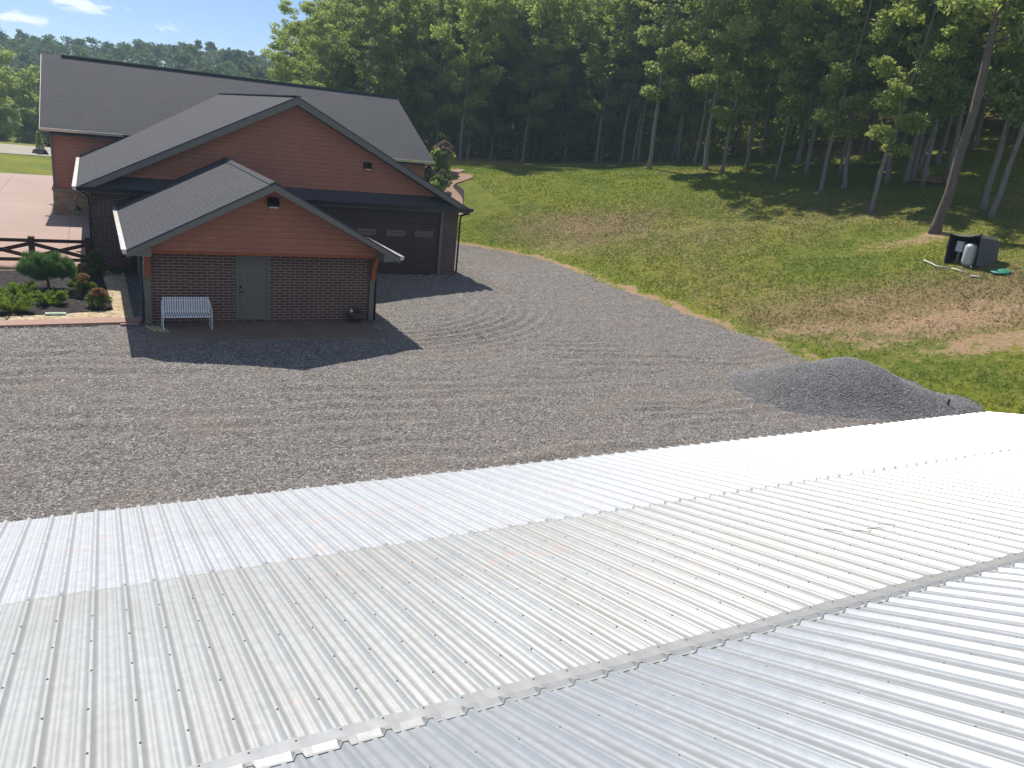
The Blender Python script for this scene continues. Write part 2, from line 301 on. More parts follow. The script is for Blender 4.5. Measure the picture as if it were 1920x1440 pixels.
# ------------------------------------------------------------------ mesh helpers
def tag(o, label=None, cat=None, group=None, kind=None):
    if label: o['label'] = label
    if cat: o['category'] = cat
    if group: o['group'] = group
    if kind: o['kind'] = kind
    return o
def empty(name, loc, rz=0):
    o = bpy.data.objects.new(name, None); COL.objects.link(o); o.location = loc; o.rotation_euler = (0, 0, rz); o.empty_display_size = .2; return o
def link(name, me, mat, parent=None, smooth=False):
    o = bpy.data.objects.new(name, me); COL.objects.link(o)
    if mat: me.materials.append(mat)
    if parent: o.parent = parent
    if smooth: me.polygons.foreach_set('use_smooth', np.ones(len(me.polygons), bool))
    return o
class MB:
    def __init__(s): s.v = []; s.f = []
    def quad(s, *p):
        b = len(s.v); s.v += [tuple(q) for q in p]; s.f.append(tuple(range(b, b+len(p)))); return s
    def box(s, x0, x1, y0, y1, z0, z1, M=None):
        b = len(s.v); P = [(x, y, z) for z in (z0, z1) for y in (y0, y1) for x in (x0, x1)]
        if M: P = [tuple(M @ Vector(q)) for q in P]
        s.v += P
        for q in ((0, 2, 3, 1), (4, 5, 7, 6), (0, 1, 5, 4), (2, 6, 7, 3), (0, 4, 6, 2), (1, 3, 7, 5)): s.f.append(tuple(b+i for i in q))
        return s
    def prism(s, poly, d):
        b = len(s.v); n = len(poly); d = Vector(d)
        s.v += [tuple(q) for q in poly]+[tuple(Vector(q)+d) for q in poly]
        s.f.append(tuple(b+i for i in range(n))[::-1]); s.f.append(tuple(b+n+i for i in range(n)))
        for i in range(n): j = (i+1) % n; s.f.append((b+i, b+j, b+n+j, b+n+i))
        return s
    def bar(s, a, b_, w, h, up=(0, 0, 1)):
        a = Vector(a); b_ = Vector(b_); d = (b_-a); L = d.length; d.normalize(); u = Vector(up); x = d.cross(u)
        if x.length < 1e-4: x = d.cross(Vector((1, 0, 0)))
        x.normalize(); z = x.cross(d)
        M = Matrix((x, d, z)).transposed().to_4x4(); M.translation = a
        return s.box(-w/2, w/2, 0, L, -h/2, h/2, M)
    def tube(s, pts, r, n=8, cap=True):
        pts = [Vector(p) for p in pts]; rr = r if isinstance(r, (list, tuple)) else [r]*len(pts); b = len(s.v); prev = None
        for i, p in enumerate(pts):
            d = (pts[min(i+1, len(pts)-1)]-pts[max(i-1, 0)]).normalized()
            x = d.cross(Vector((0, 0, 1))) if prev is None else (prev-d*prev.dot(d))
            if x.length < 1e-3: x = d.cross(Vector((1, 0, 0)))
            x.normalize(); prev = x; y = d.cross(x)
            for k in range(n):
                a = 2*math.pi*k/n; s.v.append(tuple(p+(x*math.cos(a)+y*math.sin(a))*rr[i]))
        for i in range(len(pts)-1):
            for k in range(n):
                k2 = (k+1) % n; s.f.append((b+i*n+k, b+i*n+k2, b+(i+1)*n+k2, b+(i+1)*n+k))
        if cap:
            s.f.append(tuple(b+k for k in range(n))[::-1]); s.f.append(tuple(b+(len(pts)-1)*n+k for k in range(n)))
        return s
    def lathe(s, prof, c=(0, 0, 0), n=20):
        b = len(s.v); c = Vector(c)
        for r, z in prof:
            for k in range(n): a = 2*math.pi*k/n; s.v.append((c.x+r*math.cos(a), c.y+r*math.sin(a), c.z+z))
        for i in range(len(prof)-1):
            for k in range(n): k2 = (k+1) % n; s.f.append((b+i*n+k, b+i*n+k2, b+(i+1)*n+k2, b+(i+1)*n+k))
        s.f.append(tuple(b+k for k in range(n))[::-1]); s.f.append(tuple(b+(len(prof)-1)*n+k for k in range(n)))
        return s
    def mesh(s, name):
        me = bpy.data.meshes.new(name); me.from_pydata(s.v, [], s.f); me.update()
        uv = me.uv_layers.new(name='UVMap')
        for p in me.polygons:
            n = p.normal
            if abs(n.z) > .985: tx = Vector((1, 0, 0)); bx = Vector((0, 1, 0))
            else:
                tx = Vector((0, 0, 1)).cross(n).normalized(); bx = n.cross(tx)
            for li in p.loop_indices:
                q = Vector(s.v[me.loops[li].vertex_index]); uv.data[li].uv = (q.dot(tx), q.dot(bx))
        return me
    def build(s, name, mat, parent=None, bevel=0., smooth=False):
        me = s.mesh(name); o = link(name, me, mat, parent, smooth)
        if parent is not None: # coordinates are world coordinates: keep them under a moved empty
            o.matrix_parent_inverse = Matrix.Identity(4)
            me.transform(Matrix.Translation(-Vector(parent.location)) if parent.rotation_euler.z == 0 else Matrix.Identity(4))
        if bevel:
            bv = o.modifiers.new('bevel', 'BEVEL'); bv.width = bevel; bv.segments = 2; bv.limit_method = 'ANGLE'
        return o
class LB(MB):   # local-coordinate builder: no shift under the parent
    def build(s, name, mat, parent=None, bevel=0., smooth=False):
        me = s.mesh(name); o = link(name, me, mat, parent, smooth)
        if bevel:
            bv = o.modifiers.new('bevel', 'BEVEL'); bv.width = bevel; bv.segments = 2; bv.limit_method = 'ANGLE'
        return o
def np_mesh(name, V, F, attrs=None):
    """V (n,3); F (m,k) constant k"""
    me = bpy.data.meshes.new(name); n = len(V); m, k = F.shape
    me.vertices.add(n); me.vertices.foreach_set('co', np.ascontiguousarray(V, np.float32).ravel())
    me.loops.add(m*k); me.loops.foreach_set('vertex_index', np.ascontiguousarray(F, np.int32).ravel())
    me.polygons.add(m); me.polygons.foreach_set('loop_start', np.arange(0, m*k, k, dtype=np.int32))
    try: me.polygons.foreach_set('loop_total', np.full(m, k, np.int32))
    except Exception: pass
    for a, d in (attrs or {}).items():
        at = me.attributes.new(a, 'FLOAT', 'POINT'); at.data.foreach_set('value', np.ascontiguousarray(d, np.float32))
    me.update(calc_edges=True); me.validate(); return me
def vnoise(x, y, s, seed=0):
    """smooth value noise"""
    x = np.asarray(x)*s; y = np.asarray(y)*s; xi = np.floor(x).astype(np.int64); yi = np.floor(y).astype(np.int64); fx = x-xi; fy = y-yi
    fx = fx*fx*(3-2*fx); fy = fy*fy*(3-2*fy)
    def h(a, b):
        n = (a*374761393+b*668265263+seed*974711) & 0x7fffffff; n = ((n ^ (n >> 13))*1274126177) & 0x7fffffff; return ((n ^ (n >> 16)) & 0xffff)/65535.
    return (h(xi, yi)*(1-fx)+h(xi+1, yi)*fx)*(1-fy)+(h(xi, yi+1)*(1-fx)+h(xi+1, yi+1)*fx)*fy
def fbm(x, y, s, o=4, seed=0):
    r = 0; a = .5
    for i in range(o): r = r+a*vnoise(x, y, s*2**i, seed+i*17); a *= .5
    return r/(1-.5**o)
def sstep(a, b, x):
    t = np.clip((x-a)/(b-a), 0, 1); return t*t*(3-2*t)
def gauss(x, y, cx, cy, rx, ry, rot=0):
    c, s = math.cos(rot), math.sin(rot); dx = x-cx; dy = y-cy; return np.exp(-(((c*dx+s*dy)/rx)**2+((-s*dx+c*dy)/ry)**2))

# ------------------------------------------------------------------ terrain
def edge_x(y): return np.maximum(21.6-.8*np.maximum(0, y-38), 8)
def T(x, y):
    x = np.asarray(x, float); y = np.asarray(y, float)
    s = x-edge_x(y)-.6
    bank = np.where(s > 30, .31*s, .31*1.2*np.log1p(np.exp(np.clip(s/1.2, -30, 30))))
    q = np.maximum(0, x-.5*(np.minimum(y, 90)-35)-14); cap = np.minimum(4.15+.0042*q*q, 13)
    m = np.minimum(bank, cap); z = m-.8*np.log(np.exp(-(bank-m)/.8)+np.exp(-(cap-m)/.8))
    z = np.where(s < -8, 0, np.maximum(0, z))
    z = z+.07*np.sin(x*.7+1)*np.sin(y*.55)*sstep(1, 6, s)
    z = z-6*sstep(107, 124, y)*(1-sstep(14, 34, x))*(1-sstep(150, 230, y))+12*sstep(135, 330, y+.15*x)*(1-.4*sstep(10, 90, x))
    return z
def Tz(x, y): return float(T(x, y))
def axis(fine0, fine1, step, lo, hi):
    a = list(np.arange(fine0, fine1+1e-6, step)); g = step
    while a[-1] < hi: g *= 1.25; a.append(a[-1]+g)
    g = step
    while a[0] > lo: g *= 1.25; a.insert(0, a[0]-g)
    return np.array(a)
def grid_faces(nx, ny):
    i, j = np.meshgrid(np.arange(nx-1), np.arange(ny-1)); a = (j*nx+i).ravel(); return np.stack([a, a+1, a+nx+1, a+nx], 1)
def dirt_fields(x, y):
    s = x-edge_x(y)
    wob = (fbm(x, y, .9, 4, 3)-.5)*1.2
    dirt = np.exp(-((s-.45+wob*.8)/.55)**2)*(.25+.85*fbm(x, y, .55, 3, 77))
    for cx, cy, rx, ry, a in ((28.0, 17.6, 5.0, 1.9, .72), (27.2, 15.2, 3.4, 1.3, .70), (24.2, 20.5, 2.8, 1.0, .62), (25.0, 17.8, 2.6, .8, .58), (27.5, 21.0, 3.0, .8, .5), (25.8, 40.5, 2.2, 1.3, .46), (23.5, 38.6, 2.6, 1.2, .52), (34.2, 24.5, 3.0, 1.0, .62), (35.5, 24.1, 1.0, .8, .75), (29.8, 36.2, 1.8, .8, .36),
                            (39.2, 34.9, 2.5, .9, .42), (26.5, 19.5, 2.5, 1.2, .38), (43.5, 30.2, 1.4, .8, .5), (36.6, 28.6, 1.8, .7, .4)):
        dirt = np.maximum(dirt, a*gauss(x, y, cx, cy, rx, ry, -.5))
    dry = .10+.75*(fbm(x, y, .16, 4, 9)-.42)-.25*gauss(x, y, 29, 46, 9, 4, -.5)
    for cx, cy, rx, ry, a in ((28, 19, 7, 3.2, .75), (26, 41, 6, 3, .6), (31, 33, 5, 3, .30), (25, 26, 4, 5, .30), (38, 25, 7, 3.5, .3), (33, 14, 6, 4, .5)):
        dry = dry+a*gauss(x, y, cx, cy, rx, ry, -.5)
    dry = dry*np.clip(s/2.0, .3, 1)*(x > 5)+.12*(x <= 5)
    dry = dry+.30*sstep(56, 66, np.hypot(x, y)-.0)*(x > 20)
    return np.clip(dirt, 0, 1), np.clip(dry, 0, 1)
gx = axis(-8, 58, .3, -1400, 1500); gy = axis(6, 92, .3, -300, 1800)
X, Y = np.meshgrid(gx, gy); Z = T(X, Y)
fine = (X > 20) & (X < 60) & (Y < 80)
Z = Z+np.where(fine, (fbm(X, Y, 1.1, 4, 5)-.5)*.09*sstep(0, 2, X-edge_x(Y)), 0)
dirt, dry = dirt_fields(X, Y)
me = np_mesh('ground', np.stack([X.ravel(), Y.ravel(), Z.ravel()], 1), grid_faces(len(gx), len(gy)), {'dirt': dirt.ravel(), 'dry': dry.ravel()})
tag(link('ground', me, MAT['lawn'], smooth=True), kind='structure')

# gravel yard: its own sheet with raked ripples and wheel ruts
gs = .075
gx = np.arange(-16, 24.5, gs); gy = np.arange(5.5, 52, gs); X, Y = np.meshgrid(gx, gy)
def ruts(X, Y):
    h = (fbm(X, Y, .45, 3, 21)-.5)*.05+(fbm(X*.45, Y*2.4, 1.2, 4, 31)-.5)*.045+(fbm(X*.5, Y*1.4, 6.5, 2, 41)-.5)*.016
    r = np.hypot(X-8.0, (Y-30.0)*1.05)                                    # vehicles swing round the corner of the outbuilding
    arc = np.sin(r*13+2.2*fbm(X, Y, .4, 3, 4))*gauss(r, 0*r, 7.6, 0, 2.1, 1)*sstep(7, 10, X)*(1-sstep(15.5, 18, X))
    arc = np.sign(arc)*np.abs(arc)**1.3
    h = h+.044*arc
    st = np.sin((Y+.10*X+2.6*fbm(X*.7, Y, .30, 4, 8))*8.)*sstep(.48, .62, fbm(X*.6, Y*1.5, .35, 4, 12))*(Y < 23)
    r3 = np.hypot(X-16, Y-32); h = h+.012*np.sin(r3*12+9*fbm(X, Y, .35, 4, 14))*gauss(r3, 0*r3, 11.5, 0, 1.8, 1)*(Y < 27)*(X < 15)*sstep(.35, .6, fbm(X, Y, .5, 3, 19))
    return h+.023*st
Z = T(X, Y)+.055+ruts(X, Y)
e = edge_x(Y)+(fbm(X, Y, .8, 4, 3)-.5)*.9+.2*(fbm(X, Y, 6, 2, 6)-.5)+.15
keep = (X < e) & (Y < 47.5)
keep &= ~((X < 1.05) & (Y > 25.15)) & ~((X > 1.3) & (X < 7.7) & (Y > 23.2)& (Y < 33.2)) & ~((X > -.2) & (X < 14.8) & (Y > 33.5)) & ~((X < 16) & (Y > 49))
keep &= ~((X < -.1) & (Y > 25))
F = grid_faces(len(gx), len(gy)); kf = keep.ravel()[F].all(1); F = F[kf]
us, inv = np.unique(F, return_inverse=True); V = np.stack([X.ravel(), Y.ravel(), Z.ravel()], 1)[us]
tag(link('gravel_yard', np_mesh('gravel_yard', V, inv.reshape(F.shape)), MAT['gravel'], smooth=True), kind='structure')
# loose stones standing proud of the yard
def stones(n, xr, yr, mask, zf, size, seed):
    r = np.random.default_rng(seed); x = r.uniform(*xr, n); y = r.uniform(*yr, n); k = mask(x, y); x = x[k]; y = y[k]; n = len(x)
    base = np.array([[1, 0, -.2], [0, 1, -.2], [-1, 0, -.2], [0, -1, -.2], [.15, .1, .7]]); s = r.uniform(.5, 1.15, n)**1.6*size; a = r.uniform(0, 6.28, n)
    st = r.uniform(.7, 1.3, (n, 3)); P = base[None]*st[:, None]+r.normal(0, .12, (n, 5, 3)); P *= s[:, None, None]
    c, q = np.cos(a)[:, None], np.sin(a)[:, None]; PX = P[..., 0]*c-P[..., 1]*q+x[:, None]; PY = P[..., 0]*q+P[..., 1]*c+y[:, None]; PZ = P[..., 2]+zf(x, y)[:, None]
    V = np.stack([PX, PY, PZ], -1).reshape(-1, 3); f = np.array([[0, 1, 4], [1, 2, 4], [2, 3, 4], [3, 0, 4]]); F = (f[None]+np.arange(n)[:, None, None]*5).reshape(-1, 3)
    return V, F, np.repeat(r.random(n), 5)
def stone_shader(name, a, b):
    m, t, p, o = newmat(name); at = N(t, 'ShaderNodeAttribute', attribute_name='var'); inp(t, p, 'Base Color', mixc(t, at.outputs['Fac'], a, b)); inp(t, p, 'Roughness', .9); return m
MAT['stone_bits'] = stone_shader('gravel_stones', (.08, .078, .079), (.56, .54, .52))
yard = lambda x, y: (x < edge_x(y)+.2) & ~((x < 1.1) & (y > 25.1)) & ~((x > 1.1) & (x < 8.05) & (y > 23) & (y < 33.6)) & ~((x > -.2) & (x < 14.9) & (y > 33.3)) & (y > 9.7) & (x > -.55*0-.22*y-1.5) & (x < 1.45*y+4)
zf = lambda x, y: T(x, y)+.06+ruts(x, y)
V, F, A = stones(170000, (-7, 23), (9.7, 36), yard, zf, .019, 5)
tag(link('loose_gravel', np_mesh('loose_gravel', V, F, {'var': A}), MAT['stone_bits']), kind='stuff', label='loose crushed grey stones lying over the gravel yard', cat='gravel')

# pads, road, path, bed
def sheet(name, pts, z, mat, t=.06, kind='structure'):
    b = MB(); b.prism([(x, y, z-t) for x, y in pts], (0, 0, t)); o = b.build(name, mat); tag(o, kind=kind); return o
sheet('concrete_driveway', [(-30, 34.62), (-.42, 34.62), (-.42, 40.2), (-.12, 40.2), (-.12, 48.58), (-1.82, 48.58), (-1.82, 62), (-2, 70.4), (-30, 69)], .05, MAT['concrete'], .3)
def strip(name, top, bot, mat, dz, sub=40):
    b = MB(); n = len(top)
    for i in range(n-1): b.quad(bot[i]+(Tz(*bot[i])+dz,), bot[i+1]+(Tz(*bot[i+1])+dz,), top[i+1]+(Tz(*top[i+1])+dz,), top[i]+(Tz(*top[i])+dz,))
    return tag(b.build(name, mat), kind='structure')
xs = np.linspace(-80, 12, 40)
strip('road', [(x, 103.5+.03*x) for x in xs], [(x, 90.0+.03*x) for x in xs], MAT['road'], .05)
mul = [(.37, 26.95), (.30, 29), (.2, 31.2), (.12, 33.2), (-3.1, 33.0), (-7, 32.8), (-7, 25.9), (-2.58, 26.2), (-1, 26.5)]
sheet('garden_bed', mul, .065, MAT['mulch'], .2)
sheet('pebble_strip', [(-7, 25.35), (.875, 25.85), (.90, 25.9), (.98, 33.3), (-.1, 33.3), (-3.1, 33.3), (-7, 33.1)], .05, MAT['pebble'], .2)
sheet('garden_kerb', [(-7, 24.75), (1.12, 25.28), (1.12, 25.88), (.86, 25.84), (-7, 25.35)], .09, MAT['kerb'], .2)
sheet('concrete_edging', [(-7, 33.62), (-.3, 33.62), (-.3, 34.6), (-7, 34.6)], .075, MAT['kerb'], .2)
sheet('side_gravel', [(.90, 25.86), (1.37, 25.86), (1.37, 33.35), (.90, 33.35)], .056, MAT['gravel_blue'], .2)
pc = [(20.3, 46.0), (20.8, 47.3), (21.2, 48.5), (21.3, 49.5), (21.4, 50.6), (22.0, 51.3), (22.9, 51.6), (23.5, 52.0), (23.0, 52.6), (22.9, 53.2), (23.8, 53.9)]
def ribbon(name, pts, w_, mat, dz):
    P = []
    for i in range(len(pts)-1):
        for k in range(4):
            t = k/4; p0 = pts[max(i-1, 0)]; p1 = pts[i]; p2 = pts[i+1]; p3 = pts[min(i+2, len(pts)-1)]
            P.append(tuple(.5*(2*p1[j]+(p2[j]-p0[j])*t+(2*p0[j]-5*p1[j]+4*p2[j]-p3[j])*t*t+(3*p1[j]-p0[j]-3*p2[j]+p3[j])*t**3) for j in (0, 1)))
    P.append(pts[-1]); L = []; Rr = []
    for i in range(len(P)):
        a = P[max(i-1, 0)]; b_ = P[min(i+1, len(P)-1)]; dx, dy = b_[0]-a[0], b_[1]-a[1]; l = math.hypot(dx, dy); nx, ny = -dy/l, dx/l
        L.append((P[i][0]+nx*w_/2, P[i][1]+ny*w_/2)); Rr.append((P[i][0]-nx*w_/2, P[i][1]-ny*w_/2))
    b = MB()
    for i in range(len(P)-1):
        za, zb = Tz(*P[i])+dz, Tz(*P[i+1])+dz
        b.prism([Rr[i]+(Tz(*Rr[i])+dz-.25,), Rr[i+1]+(Tz(*Rr[i+1])+dz-.25,), L[i+1]+(Tz(*L[i+1])+dz-.25,), L[i]+(Tz(*L[i])+dz-.25,)], (0, 0, .25))
    return tag(b.build(name, mat), kind='structure')
ribbon('garden_path', pc, .75, MAT['path'], .06)
n_ = 14; gb = MB()
for i in range(n_):
    for j in range(8):
        q = [(18.95+(22.2-18.95)*a/8*(.6+.4*min(1, b_/5)), 46.5+8.5*b_/n_) for a, b_ in ((j, i), (j+1, i), (j+1, i+1), (j, i+1))]
        gb.quad(*[(x, y, Tz(x, y)+.03) for x, y in q])
tag(gb.build('garden_bed', MAT['mulch']), kind='structure')

# ------------------------------------------------------------------ big house: garage wing + main block
SL = (7.15-3.2)/7.79
house = empty('brick_house', (7.3, 33.4, 0)); tag(house, 'long red shake sided house with dark hipped shingle roofs and a brown garage door', 'house')
house['label'] = 'long red shake sided house with dark shingle gables and a brown garage door'
gcx, ex0, ex1, ez, pz_ = 7.26, -.53, 15.05, 3.2, 7.15
def gable_roof(name, cx, x0, x1, ez, pz, y0, y1, th, parent, mat):
    b = MB()
    for xe in (x0, x1):
        P = [(xe, y0, ez), (cx, y0, pz), (cx, y1, pz), (xe, y1, ez)]
        if xe == x1: P = P[::-1]
        b.prism([(x, y, z-th) for x, y, z in P], (0, 0, th))
    return b.build(name, mat, parent)
gable_roof('garage_roof', gcx, ex0, ex1, ez, pz_, 32.7, 56.0, .05, house, MAT['shingle'])
b = MB(); b.bar((gcx, 32.69, pz_+.0), (gcx, 53.75, pz_+.0), .30, .03)
rc = b.build('ridge_cap', MAT['shingle'], house)
# rake boards (deep, grey)
def rakes(cx, x0, x1, ez, pz, yf, depth, thick, mat, parent, name='rake_board'):
    for xe in (x0, x1):
        P = [(xe, yf, ez-.052), (cx, yf, pz-.052), (cx, yf, pz-.052-depth), (xe, yf, ez-.052-depth*.8)]
        if xe == x1: P = P[::-1]
        MB().prism(P, (0, thick, 0)).build(name, mat, parent)
rakes(gcx, ex0, ex1, ez, pz_, 32.71, .27, .05, MAT['trim'], house)
# soffit under the front rakes
for xe in (ex0, ex1):
    P = [(xe, 32.76, ez-.30), (gcx, 32.76, pz_-.30), (gcx, 33.38, pz_-.30), (xe, 33.38, ez-.30)]
    MB().prism(P if xe == ex0 else P[::-1], (0, 0, .02)).build('soffit', MAT['trim_dark'], house)
# gable siding
zA = 3.2+(-.09-ex0)*SL-.07
MB().prism([(.30, 33.39, 3.5), (14.22, 33.39, 3.5), (gcx, 33.39, pz_-.14)][::-1], (0, .12, 0)).build('gable_siding', MAT['siding'], house)
# pent roof across the gable foot with its gutter
MB().prism([(ex0+.1, 32.72, 3.16), (ex1-.1, 32.72, 3.16), (ex1-.9, 33.39, 3.56), (ex0+.9, 33.39, 3.56)], (0, 0, .04)).build('pent_roof', MAT['shingle'], house)
MB().box(ex0, ex1, 32.72, 33.385, 3.02, 3.13).build('soffit', MAT['trim_dark'], house)
MB().prism([(ex0-.02, 32.60, 3.22), (ex0-.02, 32.715, 3.22), (ex0-.02, 32.715, 3.10), (ex0-.02, 32.64, 3.09)], (ex1-ex0+.04, 0, 0)).build('front_gutter', MAT['gutter_dark'], house)
# brick walls of the wing with the door opening
gd0, gd1, gdz = 8.35, 13.92, 2.93
bw = MB(); bw.box(-.09, gd0-.12, 33.4, 33.6, -.2, 3.12); bw.box(gd1+.13, 14.79, 33.4, 33.6, -.2, 3.12); bw.box(gd0-.12, gd1+.13, 33.4, 33.6, gdz+.14, 3.12)
bw.box(-.09, .11, 33.601, 48.6, -.2, 3.3); bw.box(14.59, 14.79, 33.601, 48.6, -.2, 3.3)
bw.build('brick_wall', MAT['brick_far'], house)
tr = MB(); tr.box(gd1, gd1+.13, 33.36, 33.5, 0, gdz+.14); tr.box(gd0-.12, gd0, 33.36, 33.5, 0, gdz+.14); tr.box(gd0, gd1, 33.36, 33.5, gdz, gdz+.14)
tr.build('door_frame', MAT['trim'], house)
gd = MB()
for i in range(5):
    z0 = .03+i*.58; gd.box(gd0, gd1, 33.47, 33.52, z0, z0+.572)
    for k in range(4):
        xa = gd0+.14+k*1.385
        if i != 3: gd.box(xa, xa+1.13, 33.455, 33.47, z0+.09, z0+.49)
gdo = gd.build('garage_door', MAT['garage'], house, .006)
for k in range(4):
    xa = gd0+.34+k*1.34
    f = MB(); f.box(xa, xa+.96, 33.45, 33.47, 1.74, 2.08)
    fo = f.build('window', MAT['garage'], gdo, 0)
    fo.data.transform(Matrix.Translation(-Vector(house.location)))
    pb = MB()
    for j in range(4): pb.box(xa+.03+j*.228, xa+.03+j*.228+.205, 33.44, 33.449, 1.77, 1.90); pb.box(xa+.03+j*.228, xa+.03+j*.228+.205, 33.44, 33.449, 1.92, 2.05)
    po = pb.build('pane', MAT['glass_dim'], gdo); po.data.transform(Matrix.Translation(-Vector(house.location)))
MB().box(gd0-.1, gd1+.1, 33.0, 33.46, -.1, .035).build('threshold', MAT['slab'], house)
# corner boards / downspouts
MB().box(1.18, 1.33, 33.36, 33.398, 0, 3.0).build('corner_board', MAT['trim_dark'], house)
def spout(pts, parent, mat=None, r=.045): return MB().tube(pts, r, 8).build('downspout', mat or MAT['gutter_dark'], parent, smooth=True)
spout([(14.95, 32.66, 3.12), (14.9, 32.75, 2.98), (14.86, 33.2, 2.86), (14.86, 33.33, 2.7), (14.86, 33.33, .15)], house)
spout([(-.42, 32.7, 3.1), (-.3, 33.0, 2.95), (-.17, 33.32, 2.8), (-.15, 33.32, 2.5), (-.15, 33.32, .1)], house)
# left eave gutter of the wing (bright in the sun)
MB().prism([(ex0-.14, 32.62, 3.22), (ex0, 32.62, 3.22), (ex0, 32.62, 3.08), (ex0-.10, 32.62, 3.09)], (0, 15.6, 0)).build('side_gutter', MAT['gutter'], house)
MB().prism([(ex1, 32.62, 3.22), (ex1+.13, 32.62, 3.22), (ex1+.09, 32.62, 3.09), (ex1, 32.62, 3.08)], (0, 15.3, 0)).build('side_gutter', MAT['gutter_dark'], house)
# flood light on the gable
def flood(x, y, z, parent):
    a = MB(); a.prism([(x-.16, y, z-.10), (x-.16, y, z+.16), (x-.16, y-.10, z+.16), (x-.16, y-.20, z-.04), (x-.16, y-.20, z-.10)], (.32, 0, 0))
    o = a.build('flood_light', MAT['black'], parent, .01)
    l = MB(); l.box(x-.13, x+.13, y-.19, y-.03, z-.135, z-.1); l2 = l.build('lens', MAT['lens'], o); l2.data.transform(Matrix.Translation(-Vector(parent.location)))
    return o
flood(10.37, 33.385, 4.68, house)
# main block
my0, my1, mye, mrz, mrx0, mrx1 = 48.0, 56.0, 64.0, 8.26, -2.24, 19.29
msl = (mrz-4.47)/8.0
b = MB(); b.prism([(mrx0, my0, 4.42), (mrx1, my0, 4.36), (mrx1, my1, mrz-.05), (mrx0, my1, mrz-.05)], (0, 0, .05)); b.prism([(mrx0, my1, mrz-.05), (mrx1, my1, mrz-.05), (mrx1, mye, 4.42), (mrx0, mye, 4.42)], (0, 0, .05))
b.build('main_roof', MAT['shingle'], house)
MB().bar((mrx0+1.0, my1, mrz+.03), (mrx1, my1, mrz+.03), .34, .07).build('ridge_cap', MAT['trim_dark'], house)
for xa, xb in ((mrx0-.03, mrx0+.0), (mrx1, mrx1+.03)):
    MB().prism([(xa, my0, 4.40), (xa, my1, mrz-.03), (xa, mye, 4.40), (xa, mye, 4.2), (xa, my1, mrz-.23), (xa, my0, 4.2)], (xb-xa, 0, 0)).build('rake_board', MAT['trim'], house)
MB().prism([(mrx0, my0-.14, 4.48), (mrx0, my0, 4.48), (mrx0, my0, 4.35), (mrx0, my0-.10, 4.35)], (3.80, 0, 0)).build('main_gutter', MAT['gutter'], house)
MB().prism([(16.2, my0-.14, 4.45), (16.2, my0, 4.45), (16.2, my0, 4.31), (16.2, my0-.10, 4.31)], (3.12, 0, 0)).build('main_gutter', MAT['gutter'], house)
MB().box(mrx0, mrx1, my0+.02, 48.6, 4.16, 4.22).build('soffit', MAT['trim_dark'], house)
s_ = MB(); s_.box(-1.8, 18.9, 48.6, 48.8, 1.40, 4.25); 
s_.build('siding_wall', MAT['siding'], house)
for xa in (-1.8, 18.7):
    MB().prism([(xa, 48.801, 1.4), (xa, 63.4, 1.4), (xa, 63.4, 4.35), (xa, 56, 8.0), (xa, 48.801, 4.4)], (.2, 0, 0)).build('siding_wall', MAT['siding'], house)
MB().box(-1.6, 18.7, 63.2, 63.4, 1.4, 4.3).build('siding_wall', MAT['siding'], house)
st = MB(); st.box(-1.88, 18.9, 48.52, 48.8, -.3, 1.33); st.box(-1.88, -1.62, 48.801, 63.4, -.3, 1.33); st.box(18.7, 18.95, 48.801, 63.4, -.3, 1.33); st.build('stone_wall', MAT['stone'], house)
cp = MB(); cp.box(-1.93, -.10, 48.46, 48.8, 1.332, 1.398); cp.box(-1.93, -1.6, 48.801, 63.4, 1.332, 1.398); cp.build('stone_cap', MAT['beige'], house)
MB().box(-1.835, -1.74, 48.56, 48.598, 1.4, 4.16).build('corner_board', MAT['trim'], house)
spout([(19.15, 48.0-.05, 4.33), (19.1, 48.15, 4.15), (18.99, 48.5, 4.0), (18.97, 48.55, 3.8), (18.97, 48.55, 1.2)], house)
def barn_light(x, y, z, d, parent):
    """gooseneck: wall plate at (x,y,z+.5), shade hanging d metres out along x"""
    s = 1 if d > 0 else -1
    g = MB().tube([(x, y, z+.25), (x+s*.12, y, z+.42), (x+s*.3, y, z+.56), (x+s*.5, y, z+.55), (x+d, y, z+.42), (x+d, y, z+.18)], .018, 8)
    g.lathe([(.07, 0), (.07, .03)], (x+s*.01, y, z+.235)); o = g.build('barn_light', MAT['black'], parent, smooth=True)
    q = MB().lathe([(.20, 0), (.195, .02), (.13, .09), (.06, .14), (.045, .2), (.0, .2)], (x+d, y, z)); h = q.build('shade', MAT['gutter_dark'], o, smooth=True); h.data.transform(Matrix.Translation(-Vector(parent.location)))
for a in ((-.09, 38.6, 1.62, -.55), (-1.8, 50.3, 3.0, -.4), (-1.8, 55.2, 3.1, -.4), (18.9, 50.0, 4.55, .75)): barn_light(*a, house)
MB().box(-.24, -.095, 39.2, 39.8, .9, 1.25).build('meter_box', MAT['trim_dark'], house)

